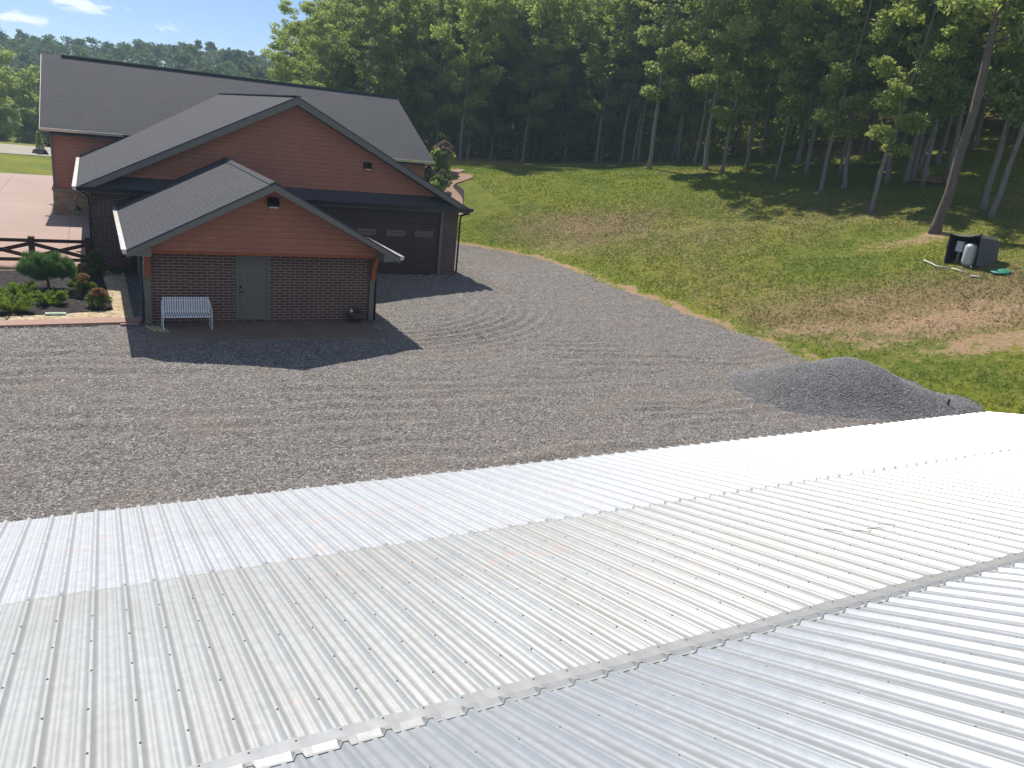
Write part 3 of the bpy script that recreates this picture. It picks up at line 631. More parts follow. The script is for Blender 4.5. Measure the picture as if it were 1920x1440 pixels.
# ------------------------------------------------------------------ brick outbuilding
ob = empty('brick_outbuilding', (4.7, 25.05, .1)); tag(ob, 'small brick outbuilding with red shake gable, grey door and a porch slab in front', 'outbuilding')
cx, x0, x1, ez, pz = 4.64, .72, 8.56, 2.53, 4.58; yf, yb = 23.6, 33.36; so = (pz-ez)/(cx-x0)
gable_roof('roof', cx, x0, x1, ez, pz, yf, yb, .05, ob, MAT['shingle'])
MB().prism([(cx-.16, yf-.01, pz-.055), (cx, yf-.01, pz+.022), (cx+.16, yf-.01, pz-.055), (cx+.14, yf-.01, pz-.08), (cx, yf-.01, pz-.005), (cx-.14, yf-.01, pz-.08)][::-1], (0, yb-yf, 0)).build('ridge_cap', MAT['shingle'], ob)
rakes(cx, x0, x1, ez, pz, yf+.01, .20, .05, MAT['trim'], ob)
for xe in (x0, x1):
    P = [(xe, yf+.06, ez-.22), (cx, yf+.06, pz-.22), (cx, 24.46, pz-.22), (xe, 24.46, ez-.22)]
    MB().prism(P if xe == x0 else P[::-1], (0, 0, .02)).build('soffit', MAT['trim_dark'], ob)
# eave boxes
for sx, xa, xb in ((1, .76, 1.34), (-1, 8.52, 8.04)):
    zt = ez+abs(xb-(x0 if sx > 0 else x1))*so-.24
    P = [(xa, yf+.065, 2.36), (xb, yf+.065, 2.34), (xb, yf+.065, zt), (xa, yf+.065, ez-.07)]
    MB().prism(P if sx < 0 else P[::-1], (0, 24.48-yf-.065, 0)).build('eave_return', MAT['trim'], ob)
    MB().box(min(xa, xb), max(xa, xb), 24.481, 33.34, 2.34, 2.40).build('soffit', MAT['trim'], ob)
zc = lambda x: ez+(x-x0)*so-.24
MB().prism([(1.34, 24.5, 2.36), (8.08, 24.5, 2.36), (8.08, 24.5, zc(1.20)+.0), (cx, 24.5, pz-.24), (1.34, 24.5, zc(1.34))][::-1], (0, .12, 0)).build('gable_siding', MAT['siding'], ob)
MB().box(1.34, 8.08, 24.47, 24.499, 2.30, 2.375).build('gable_trim', MAT['cedar'], ob)
MB().box(1.34, 8.08, 24.50, 25.06, 2.30, 2.355).build('gable_soffit', MAT['trim_dark'], ob)
dx0, dx1 = 3.78, 4.79
bw = MB(); bw.box(1.38, dx0, 25.05, 25.25, .05, 2.32); bw.box(dx1, 8.03, 25.05, 25.25, .05, 2.32); bw.box(dx0, dx1, 25.05, 25.25, 2.19, 2.32)
bw.box(7.83, 8.03, 25.251, 33.38, -.1, 2.7); bw.box(1.38, 7.829, 33.18, 33.38, -.1, 2.7); bw.build('brick_wall', MAT['brick'], ob)
bw = MB()
for k in range(11): bw.box(dx0+.01+k*.0905, dx0+.09+k*.0905, 25.02, 25.2, .1, .155)
bw.build('door_sill', MAT['brick'], ob)
# west wall: pale ledge stone with white sashes
MB().box(1.38, 1.58, 25.251, 33.179, -.1, 2.6).build('side_wall', MAT['beige'], ob)
for k, (ya, za, zb) in enumerate(((26.3, 1.25, 2.12), (28.3, 1.25, 2.12), (30.6, 1.25, 2.12))):
    f = MB(); f.box(1.345, 1.379, ya, ya+1.15, za, zb); fo = f.build('window', MAT['white'], ob)
    g = MB()
    for j in range(2):
        for q in range(2): g.box(1.335, 1.344, ya+.08+j*.54, ya+.53+j*.54, za+.07+q*.42, za+.40+q*.42)
    go = g.build('pane', MAT['glass_dark'], fo); go.data.transform(Matrix.Translation(-Vector(ob.location)))
cb = MB(); cb.box(1.20, 1.375, 24.96, 25.10, .1, 2.2); cb.build('corner_board', MAT['trim'], ob, .006)
cb = MB(); cb.box(8.04, 8.20, 24.96, 25.10, .1, 2.2); cb.build('corner_board', MAT['trim'], ob, .006)
for xb in (1.22, 8.05):
    k = MB(); pts = [(xb, 24.955, 1.50), (xb, 24.84, 1.50)]
    for i in range(9):
        a = i/8*math.pi/2; pts.append((xb, 24.84-.28*(1-math.cos(a)), 1.60+.58*math.sin(a)))
    pts += [(xb, 24.52, 2.20), (xb, 24.52, 2.30), (xb, 24.955, 2.30)]
    k.prism(pts, (.14, 0, 0)); k.build('bracket', MAT['cedar'], ob, .004)
# door
fr = MB(); fr.box(dx0, dx0+.07, 25.03, 25.2, .1, 2.19); fr.box(dx1-.07, dx1, 25.03, 25.2, .1, 2.19); fr.box(dx0+.07, dx1-.07, 25.03, 25.2, 2.11, 2.19); fr.build('door_frame', MAT['door'], ob, .004)
d = MB(); d.box(dx0+.07, dx1-.07, 25.07, 25.12, .16, 2.11)
d.box(dx0+.17, dx1-.17, 25.058, 25.07, .28, 1.02); d.box(dx0+.17, dx1-.17, 25.058, 25.07, 1.14, 1.92)
for j in range(5): d.box(dx0+.20+j*.125, dx0+.31+j*.125, 25.050, 25.058, 1.18, 1.88); 
for j in range(5): d.box(dx0+.20+j*.125, dx0+.31+j*.125, 25.050, 25.058, .32, .98)
do = d.build('door', MAT['door'], ob, .004)
h = MB(); h.tube([(dx0+.13, 25.07, 1.06), (dx0+.13, 25.0, 1.06), (dx0+.24, 24.99, 1.06)], .014); h.lathe([(.032, 0), (.032, .03)], (dx0+.13, 25.03, 1.045)); ho = h.build('handle', MAT['black'], do); ho.data.transform(Matrix.Translation(-Vector(ob.location)))
h = MB(); h.tube([(dx0+.13, 25.07, 1.22), (dx0+.13, 25.02, 1.22)], .032, 12); ho = h.build('deadbolt', MAT['black'], do); ho.data.transform(Matrix.Translation(-Vector(ob.location)))
flood(4.76, 24.495, 3.90, ob)
MB().box(5.62, 5.70, 25.02, 25.05, .42, .53).build('outlet_box', MAT['trim'], ob, .004)
MB().prism([(x0-.13, yf-.02, ez+.01), (x0, yf-.02, ez+.01), (x0, yf-.02, ez-.12), (x0-.09, yf-.02, ez-.12)], (0, yb-yf, 0)).build('gutter', MAT['gutter'], ob)
MB().prism([(x1, yf-.02, ez+.01), (x1+.13, yf-.02, ez+.01), (x1+.09, yf-.02, ez-.11), (x1, yf-.02, ez-.11)], (0, yb-yf, 0)).build('gutter', MAT['gutter'], ob)
spout([(.68, 24.7, 2.40), (.8, 24.85, 2.26), (1.08, 25.0, 2.2), (1.12, 25.02, 2.05), (1.12, 25.02, .2), (1.05, 24.95, .12)], ob, None, .045)
spout([(8.70, 24.8, 2.40), (8.5, 24.95, 2.25), (8.30, 25.05, 2.15), (8.27, 25.05, 2.0), (8.27, 25.05, .1)], ob, None, .04)
sl = MB(); sl.prism([(1.17, 23.0, -.1), (7.80, 22.94, -.1), (8.03, 25.04, -.1), (1.17, 25.04, -.1)], (0, 0, .2)); sl.build('porch_slab', MAT['slab'], ob, .01)

# ------------------------------------------------------------------ bench
be = empty('garden_bench', (2.28, 24.42, .1), 0); tag(be, 'white metal bench with vertical slats on the porch slab', 'bench')
bl = LB(); W = .64; n = 20
for i in range(n):
    x = -W+.02+i*(2*W-.04)/(n-1)
    bl.bar((x, .19, .90), (x, .11, .50), .042, .012, (0, 1, 0))
    bl.bar((x, .11, .50), (x, .06, .435), .042, .012, (0, 1, .5))
bl.build('backrest', MAT['bench'], be)
bl = LB()
for i in range(n):
    x = -W+.02+i*(2*W-.04)/(n-1)
    bl.bar((x, .06, .435), (x, -.30, .43), .042, .012); bl.bar((x, -.30, .43), (x, -.335, .39), .042, .012, (0, -1, 1))
bl.build('seat', MAT['bench'], be)
bl = LB()
for p, q in (((-W, .165, .80), (W, .165, .80)), ((-W, .11, .49), (W, .11, .49)), ((-W, -.30, .405), (W, -.30, .405)), ((-W, .05, .41), (W, .05, .41))): bl.tube([p, q], .013)
bl.build('frame_rail', MAT['bench'], be, smooth=True)
for s in (-1, 1):
    x = s*(W+.03)
    pts = [(x-s*.03, .17, .80), (x, .15, .76), (x, .0, .68), (x, -.2, .655), (x, -.30, .62), (x, -.34, .50), (x, -.335, .12), (x, -.38, .03), (x, -.30, .014), (x, .02, .014), (x, .20, .014), (x, .26, .05), (x, .20, .2), (x, .10, .42), (x, .13, .6), (x-s*.02, .165, .78)]
    LB().tube(pts, .0145).build('leg', MAT['bench'], be, smooth=True)

# sticks on the slab
for i, (x, y, L, a) in enumerate(((1.30, 24.35, .62, 1.95), (1.44, 24.32, .66, 2.05), (1.55, 24.26, .62, 2.12), (1.66, 24.24, .60, 2.15))):
    s = empty('timber_strip', (x, y, .118), 0); s.rotation_euler = (0, 0, a-math.pi/2)
    q = LB(); q.box(-.022, .022, -L/2, L/2, -.016, .016)
    for yy in (-L/2+.05, L/2-.05): q.box(-.016, .016, yy-.012, yy+.012, .016, .022)
    bpy.data.objects.remove(s); o = q.build('timber_strip', MAT['stick'], None, .002); o.location = (x, y, .118); o.rotation_euler = (0, 0, -(a-math.pi/2)*0+(.38-.05*i))
    tag(o, ('pale timber strip on the porch slab, leftmost of the four', 'pale timber strip on the porch slab, second from the left', 'pale timber strip on the porch slab, third from the left', 'pale timber strip on the porch slab, closest to the bench')[i], 'timber strip', 'timber strips on the porch')
# planter by the right corner
pt = empty('planter', (7.52, 24.72, .1)); tag(pt, 'round dark planter with trailing dead stems in the right corner of the porch', 'planter')
LB().lathe([(.17, .12), (.25, .2), (.28, .32), (.27, .38), (.235, .38), (.22, .33), (.0, .33)], n=24).build('pot', MAT['pot'], pt, smooth=True)
q = LB()
for k in range(4): a = k*1.57+.4; q.tube([(.22*math.cos(a), .22*math.sin(a), 0), (.15*math.cos(a), .15*math.sin(a), .14)], .014)
q.tube([(.17*math.cos(a), .17*math.sin(a), .12) for a in np.linspace(0, 6.28, 17)], .012); q.build('stand', MAT['black'], pt)
q = LB()
for k in range(26):
    a = random.uniform(0, 6.28); r = random.uniform(.02, .16); h_ = random.uniform(.12, .26)
    q.tube([(r*math.cos(a), r*math.sin(a), .33), (r*1.5*math.cos(a), r*1.5*math.sin(a), .33+h_), (r*2.4*math.cos(a)+.03, r*2.4*math.sin(a), .33+h_*.75)], [.006, .004, .002], 4)
q.build('stems', MAT['pot'], pt)
o = LB(); o.lathe([(0, 0), (.05, .02), (.07, .08), (.05, .14), (.0, .16)], (-.18, -.1, .34), 12); o.build('ornament', MAT['gutter'], pt, smooth=True)

# ------------------------------------------------------------------ rail fence
fn = empty('rail_fence', (-2, 34, 0)); tag(fn, 'dark brown timber fence with crossed braces between the driveway and the garden bed', 'fence')
posts = [-.28, -2.13, -3.98, -5.83, -7.68]
for x in posts:
    q = MB(); q.box(x-.10, x+.10, 33.91, 34.10, 0, 1.13); q.box(x-.115, x+.115, 33.89, 34.12, 1.13, 1.17); q.build('post', MAT['fence'], fn, .006)
for a, c in zip(posts[:-1], posts[1:]):
    for z0, z1 in ((.95, 1.08), (.24, .37)): MB().box(c+.101, a-.101, 33.98, 34.02, z0, z1).build('rail', MAT['fence'], fn, .004)
    MB().bar((c+.10, 34.045, .43), (a-.10, 34.045, .88), .035, .14, (0, 0, 1)).build('brace', MAT['fence'], fn)
    MB().bar((c+.10, 33.955, .88), (a-.10, 33.955, .43), .035, .14, (0, 0, 1)).build('brace', MAT['fence'], fn)

# ------------------------------------------------------------------ metal roofed shed in the foreground
S = .2286
O = Vector((-.16213, 9.58477, 1.76604)); E1 = Vector((1, -.00055, 0)).normalized(); E2 = Vector((-.000526, -.964191, .265208)); E3 = E1.cross(E2).normalized(); E3 = E3 if E3.z > 0 else -E3
K0, K1 = -34, 77; LT = 6.607; LAPT = 3.32
shed = empty('metal_roofed_shed', (8, 8, 0)); tag(shed, 'long low shed in the foreground with a ribbed silver metal roof in two pitches', 'shed')
def prof(k, h=.027):
    u = [(-.027, 0), (-.0135, h*.93), (-.007, h), (.007, h), (.0135, h*.93), (.027, 0)]
    for c in (S*.335, S*.665): u += [(c-.015, 0), (c-.009, .0045), (c+.009, .0045), (c+.015, 0)]
    return [(k*S+a, b) for a, b in u]
def sheet_roof(name, org, e1, e2, e3, t0, t1, mat, lift=0., wave=.0007, edge=0., seed=1, k0=K0, k1=K1):
    P = []
    for k in range(k0, k1+1): P += prof(k)
    P = P[:-8]; U = np.array([p[0] for p in P]); H = np.array([p[1] for p in P])
    nt_ = max(2, int((t1-t0)/.22)); t = np.unique(np.concatenate([[t0, t1], np.arange(math.ceil(t0/.22)*.22+.05, t1-.05, .22)]))
    UU, TT = np.meshgrid(U, t); HH = np.repeat(H[None], len(t), 0)
    HH = HH+(fbm(UU*4+7, TT*1.0, .9, 3, 1)-.5)*wave*4+lift
    if edge: TT[0] += (fbm(U*1.0, U*0, 2.2, 3, seed+5)-.5)*edge+.012*np.sin(U*2*math.pi/(S*4))
    V = np.array(org)[None]+UU.ravel()[:, None]*np.array(e1)+TT.ravel()[:, None]*np.array(e2)+HH.ravel()[:, None]*np.array(e3)
    F = grid_faces(len(U), len(t)); V = V-np.array(shed.location)
    me = np_mesh(name, V, F); o = link(name, me, mat, shed)
    so_ = o.modifiers.new('thick', 'SOLIDIFY'); so_.thickness = .0015; so_.offset = -1
    return o
sheet_roof('lower_roof_sheets', O, E1, E2, E3, 0, LAPT+.12, MAT['roof_low'], 0, edge=.05, seed=1)
sheet_roof('upper_roof_sheets', O, E1, E2, E3, LAPT-.02, LT+.1, MAT['roof_up'], .0018, edge=.03, seed=2)
a2 = rad(24.5); G2 = Vector((E2.x, E2.y, 0)).normalized(); N2 = (G2*math.cos(a2)+Vector((0, 0, math.sin(a2)))); N3 = E1.cross(N2); N3 = N3 if N3.z > 0 else -N3
FO = O+E2*(LT+.105)+E3*.004
KN1 = K1
sheet_roof('near_roof_sheets', FO, E1, N2, N3, .0, 4.6, MAT['roof_near'], .0, edge=.0, seed=3)
# flashing bent over the change of pitch
fl = MB(); Us = [k*S+o_ for k in range(K0, K1) for o_ in (-.075, -.030, -.0135, .0135, .030, .075)]
rib_ = lambda u: .027*max(0., min(1., (.029-abs((u+S/2) % S-S/2))/.015))
rows = [(E2*(LT-.012)+E3*.004, 1), (E2*(LT-.012)+E3*.034, 1), (E2*(LT+.10)+E3*.034, 0), (E2*(LT+.105)+E3*.004+N2*.035+N3*.0065, 3), (E2*(LT+.105)+E3*.004+N2*.062+N3*.0058, 3)]
pr = []
for i, u in enumerate(Us):
    ln = []
    for r, (off, k) in enumerate(rows):
        wv = (.010*math.sin(u*5.1)+.008*math.sin(u*11+2)) if k == 1 and r == 1 else 0
        wz = .003*math.sin(u*2*math.pi/S+1.5)
        ln.append(O+E1*u+off+(N3*rib_(u) if k == 3 else Vector((0, 0, 0)))+E3*(wz if r in (1, 2) else 0)+E2*(wv*.6)+N2*(.005*math.sin(u*7.3+.5)*(r == 4)))
    pr.append(ln)
for a, c in zip(pr[:-1], pr[1:]):
    for r in range(len(rows)-1): fl.quad(a[r], c[r], c[r+1], a[r+1])
fl.build('ridge_flashing', MAT['flash'], shed)
# closed ends so the shed is solid from the side
side = [O+E1*(K1*S-.03)-E3*.03, O+E1*(K1*S-.03)+E2*(LT+.1)-E3*.03, FO+E1*(K1*S-.03)+N2*4.6-E3*.03]
P = [(side[0].x, 9.45, -.3), tuple(side[0]-Vector((0, .13, 0))), tuple(side[1]), tuple(side[2]), (side[2].x, side[2].y, -.3)]
MB().prism(P, (-.08, 0, 0)).build('end_wall', MAT['steel_shed'], shed)
b = MB(); b.box(K0*S+.1, K1*S-.15, 9.36, 9.42, -.3, 1.70)
for k in range(K0, K1, 1): b.box(k*S-.02+O.x, k*S+.02+O.x, 9.42, 9.437, -.3, 1.69)
b.build('eave_wall', MAT['steel_shed'], shed)
b = MB(); b.box(K0*S+.1, K1*S-.15, side[2].y, side[2].y+.05, -.3, side[2].z-.05); b.build('back_wall', MAT['steel_shed'], shed)
# screws: rows every two feet; the hundred that show largest are parts, the rest one stuff part
ts = [.09, .78, 1.45, 2.08, 2.72, 3.38, 4.05, 4.58, 5.13, 5.69, 6.22]
pos = []
rr_ = random.Random(3)
for k in range(-8, K1):
    for t in ts:
        if rr_.random() < .06: continue
        pos.append((O+E1*(k*S+rr_.gauss(0, .003))+E2*(t+rr_.gauss(0, .012))+E3*(.025+(.006 if t > LAPT else 0)), E3))
    pos.append((O+E1*(k*S+.015)+E2*(LT+.02)+E3*.036, E3)); pos.append((FO+E1*(k*S+.01)+N2*.045+N3*.026, N3))
    for t in (.62, 1.25, 1.85, 2.45, 3.05):
        if rr_.random() < .9: pos.append((FO+E1*(k*S+rr_.gauss(0, .003))+N2*(t+rr_.gauss(0, .015))+N3*.025, N3))
def screw_mb(mb, p, n):
    q = n.to_track_quat('Z', 'Y'); 
    for r, z0, z1 in ((.0075, 0, .002), (.0048, .002, .0065)):
        b_ = len(mb.v)
        for z in (z0, z1):
            for i in range(6): a = i*math.pi/3; mb.v.append(tuple(p+q @ Vector((r*math.cos(a), r*math.sin(a), z))))
        for i in range(6): j = (i+1) % 6; mb.f.append((b_+i, b_+j, b_+6+j, b_+6+i))
        mb.f.append(tuple(b_+6+i for i in range(6)))
cp_ = Vector((0, 0, CAMZ))
def pix(p):
    d = p-cp_; z = d.dot(Fw); return (960+1463*d.dot(Rt)/z, 720+1463*d.dot(Dn)/z, z) if z > .1 else (-1, -1, 99)
vis = []
rest = []
for p, n in pos:
    u, v, z = pix(p)
    if 0 < u < 1920 and 0 < v < 1440: vis.append((z, p, n))
    elif z > .1 and abs(u-960) < 1300: rest.append((p, n))
vis.sort(key=lambda q: q[0])
pm = {}
for nm, nn in (('a', E3), ('b', N3)):
    q = LB(); screw_mb(q, Vector((0, 0, 0)), nn); pm[nm] = q.mesh('roof_screw'); pm[nm].materials.append(MAT['screw'])
for z, p, n in vis[:100]:
    o = bpy.data.objects.new('roof_screw', pm['a' if n is E3 else 'b']); COL.objects.link(o); o.parent = shed; o.location = p-Vector(shed.location)
q = MB()
for z, p, n in vis[100:]: screw_mb(q, p, n)
for p, n in rest: screw_mb(q, p, n)
me = bpy.data.meshes.new('roof_screws'); me.from_pydata([tuple(Vector(v)-Vector(shed.location)) for v in q.v], [], q.f); o = link('roof_screws', me, MAT['screw'], shed); o['kind'] = 'stuff'
# scrap of wire on the roof
wp = [(6.45, 5.15), (6.52, 5.42), (6.62, 5.33), (6.74, 5.48), (6.80, 5.36), (6.95, 5.45), (7.05, 5.30), (7.15, 5.42), (7.0, 5.52)]
q = MB().tube([O+E1*u+E2*t+E3*(.03+.012*(i % 2)) for i, (u, t) in enumerate(wp)], .003, 5); tag(q.build('wire_scrap', MAT['wire']), 'thin kinked piece of wire lying on the ribbed metal roof', 'wire')

# ------------------------------------------------------------------ gravel pile
def pile_h(x, y):
    def seg(px, py, qx, qy, H0, H1, sig):
        dx, dy = qx-px, qy-py; t = np.clip(((x-px)*dx+(y-py)*dy)/(dx*dx+dy*dy), 0, 1); d = np.hypot(x-px-t*dx, y-py-t*dy); Hh = H0+(H1-H0)*t
        return Hh*np.exp(-(d/(sig*(.75+.5*Hh)))**2.2)
    a = seg(18.9, 15.6, 20.2, 15.3, 1.0, 1.22, 1.45); b_ = seg(20.2, 15.3, 22.2, 13.3, 1.15, .30, 1.2); c = seg(17.9, 15.9, 18.9, 15.6, .45, .90, 1.0); e_ = seg(18.3, 13.5, 19.8, 13.6, .10, .22, .9)
    m = np.maximum(np.maximum(a, b_), np.maximum(c, e_)); return (m**3*.25+.75*np.maximum(a, b_)**3+c**3*.2)**(1/3.)
xx = np.arange(15.2, 25.2, .07); yy = np.arange(11, 19.5, .07); X, Y = np.meshgrid(xx, yy)
Hh = pile_h(X, Y); Hh = Hh*(1+.10*(fbm(X, Y, .9, 3, 51)-.5))+(fbm(X, Y, 4.5, 3, 52)-.5)*.035*(Hh > .02)-.17
F = grid_faces(len(xx), len(yy)); kf = (Hh.ravel()[F] > -.03).any(1); F = F[kf]; us, inv = np.unique(F, return_inverse=True)
V = np.stack([X.ravel(), Y.ravel(), (T(X, Y)+.035+Hh).ravel()], 1)[us]; V = V-np.array([19.8, 15.2, 0])
o = link('gravel_pile', np_mesh('gravel_pile', V, inv.reshape(F.shape)), MAT['gravel_blue'], smooth=True); o.location = (19.8, 15.2, 0)
tag(o, 'heap of blue grey gravel at the edge of the yard beside the lawn', 'gravel pile')
V, F, A = stones(26000, (15.6, 24.2), (11.4, 18.8), lambda x, y: pile_h(x, y) > .20, lambda x, y: T(x, y)+.035+pile_h(x, y)*(1+.10*(fbm(x, y, .9, 3, 51)-.5))-.17+.005, .024, 15)
MAT['blue_bits'] = stone_shader('blue_gravel_stones', (.13, .132, .137), (.33, .335, .345))
o2 = link('loose_stones', np_mesh('loose_stones', V-np.array([19.8, 15.2, 0]), F, {'var': A}), MAT['blue_bits'], o); o2['kind'] = 'stuff'
# stake
q = LB(); q.prism([(-.02, -.02, -.2), (.02, -.02, -.2), (.02, .02, -.2), (-.02, .02, -.2)], (0, 0, .50)); q.prism([(-.025, -.02, .30), (.025, -.02, .30), (.0, -.02, .35)], (0, .04, 0))
o = q.build('stake', MAT['black']); o.location = (21.9, 13.1, Tz(21.9, 13.1)); tag(o, 'short black stake standing in the gravel past the heap', 'stake')

# ------------------------------------------------------------------ well equipment under an open cover
WX, WY = 33.2, 20.55; zw = Tz(WX-.2, WY)
we = empty('well_cover', (WX, WY, zw), 0); we.rotation_euler = (rad(-2), rad(-6), rad(-94)); tag(we, 'grey moulded cover shell open at its front, standing on the slope', 'cover')
W2, D2, H2 = .68, 1.5, 1.12
q = LB()   # opening faces local -y
def loft(rings):
    b_ = len(q.v); n = len(rings[0])
    for r in rings: q.v.extend(r)
    for i in range(len(rings)-1):
        for k in range(n-1): q.f.append((b_+i*n+k, b_+i*n+k+1, b_+(i+1)*n+k+1, b_+(i+1)*n+k))
rings = []
for y, sw, sh, ear in ((-.80, 1.06, .98, .22), (-.70, .98, 1.0, .05), (-.2, 1.0, 1.02, 0), (.35, .97, 1.0, 0), (.55, .90, .94, 0), (.62, .80, .82, 0)):
    w_, h_ = W2*sw, H2*sh
    rings.append([(-w_*1.03, y, -.1), (-w_*1.02, y, h_*.5), (-w_, y, h_*.9+ear), (-w_*.8, y, h_+ear*.1), (-w_*.3, y, h_-ear*.25), (w_*.3, y, h_-ear*.25), (w_*.8, y, h_+ear*.1), (w_, y, h_*.9+ear), (w_*1.02, y, h_*.5), (w_*1.03, y, -.1)])
loft(rings)
q.f.append(tuple(len(q.v)-10+i for i in range(10)))
sh = q.build('shell', MAT['cover'], we); so_ = sh.modifiers.new('thick', 'SOLIDIFY'); so_.thickness = .035; so_.offset = 1
q = LB()
r0 = [tuple((a*.955, b_+(.03 if i == 0 else 0), c*.965) for a, b_, c in r) for i, r in enumerate(rings)]; loft(r0); q.f.append(tuple(len(q.v)-10+i for i in range(10)))
q.build('lining', MAT['cover_in'], we)
def lw(x, y, z=0):
    c, s = math.cos(rad(-94)), math.sin(rad(-94)); X_ = WX+c*x-s*y; Y_ = WY+s*x+c*y; return (X_, Y_, Tz(X_, Y_)+z)
tk = empty('pressure_tank', lw(.22, -.62)); tag(tk, 'white upright pressure tank standing in the mouth of the grey cover', 'tank')
LB().lathe([(.0, .08), (.16, .08), (.24, .14), (.255, .22), (.255, .78), (.235, .88), (.15, .955), (.05, .985), (.0, .985)], n=28).build('vessel', MAT['tank'], tk, smooth=True)
LB().lathe([(.17, -.05), (.17, .12), (.15, .12), (.15, -.05)], n=20).build('base', MAT['trim'], tk)
LB().tube([(0, -.1, .1), (-.2, -.35, .08), (-.35, -.4, .06)], .02).build('pipe', MAT['pvc'], tk, smooth=True)
cb = empty('control_box', lw(-.36, -.55)); cb.rotation_euler = (0, 0, rad(-94)); tag(cb, 'pale blue grey control box on a post left of the tank', 'control box')
LB().box(-.16, .16, -.06, .1, .52, .96).build('cabinet', MAT['tank'], cb, .015)
LB().box(-.04, .04, -.02, .04, -.1, .52).build('post', MAT['trim'], cb)
LB().tube([(.05, 0, .52), (.06, -.02, .3), (.04, -.05, .0)], .02).build('conduit', MAT['trim'], cb)
def pipe(pts, r, label, mat=None):
    q = MB().tube([(x, y, Tz(x, y)+z) for x, y, z in pts], r, 8); q.tube([(pts[0][0], pts[0][1], Tz(*pts[0][:2])-.05), (pts[0][0], pts[0][1], Tz(*pts[0][:2])+pts[0][2]+.03)], r*1.2); tag(q.build('pipe', mat or MAT['pvc'], None, smooth=True), label, 'pipe', 'loose pipes by the well')
pipe([(32.35, 22.2, .05), (32.1, 21.7, .08), (31.95, 21.3, .05), (32.0, 20.8, .06)], .028, 'white pipe lying in the grass left of the grey cover')
pipe([(32.0, 20.6, .05), (31.9, 20.3, .09), (31.85, 19.95, .05)], .028, 'white pipe in the grass right in front of the tank')
pipe([(31.7, 19.5, .05), (31.75, 19.15, .06)], .025, 'short white pipe on the grass to the right of the tank')
q = LB(); q.lathe([(.0, .0), (.36, .0), (.38, .03), (.35, .06), (.2, .075), (.18, .09), (.0, .09)], n=28); o = q.build('well_lid', MAT['tealgreen'], None, smooth=True); o.location = (32.7, 19.0, Tz(32.7, 19.0)+.02); o.rotation_euler = (0, rad(-12), 0); o.name = 'access_hatch'; tag(o, 'round green plastic lid in the grass right of the grey cover', 'hatch')

# ------------------------------------------------------------------ foliage
def leaves(cent, rad_, n_each, size, seed, up=.35, aspect=.55, flat=.55):
    """leaf quads scattered through ellipsoid clumps; returns V,F,var"""
    r = np.random.default_rng(seed); K = len(cent); cent = np.asarray(cent, float); rad_ = np.broadcast_to(np.asarray(rad_, float), (K,)); n_each = np.broadcast_to(np.asarray(n_each, int), (K,))
    idx = np.repeat(np.arange(K), n_each); n = len(idx)
    d = r.normal(size=(n, 3)); d /= np.linalg.norm(d, axis=1)[:, None]; rr = r.random(n)**.42
    P = cent[idx]+d*(rr*rad_[idx])[:, None]*np.array([1, 1, flat])
    nm = d*.6+r.normal(size=(n, 3))*.7+np.array([0, 0, up]); nm /= np.linalg.norm(nm, axis=1)[:, None]
    t = np.cross(nm, r.normal(size=(n, 3))); t /= np.linalg.norm(t, axis=1)[:, None]; b_ = np.cross(nm, t)
    s = size*r.uniform(.6, 1.25, n)[:, None]; a = t*s; c = b_*s*aspect
    V = np.stack([P-a, P-c*.9-nm*s*.12, P+a, P+c*.9-nm*s*.12], 1).reshape(-1, 3)
    F = np.arange(n*4).reshape(-1, 4); cl = r.random(K)
    var = np.repeat(np.clip(.55*cl[idx]+.45*r.random(n), 0, 1), 4)
    return V, F, var
def needles(P, D, L, w_, seed):
    r = np.random.default_rng(seed); n = len(P); s = np.cross(D, r.normal(size=(n, 3))); s /= np.linalg.norm(s, axis=1)[:, None]
    V = np.stack([P-s*w_, P+s*w_, P+D*L[:, None]], 1).reshape(-1, 3); return V, np.arange(n*3).reshape(-1, 3), np.repeat(r.random(n), 3)
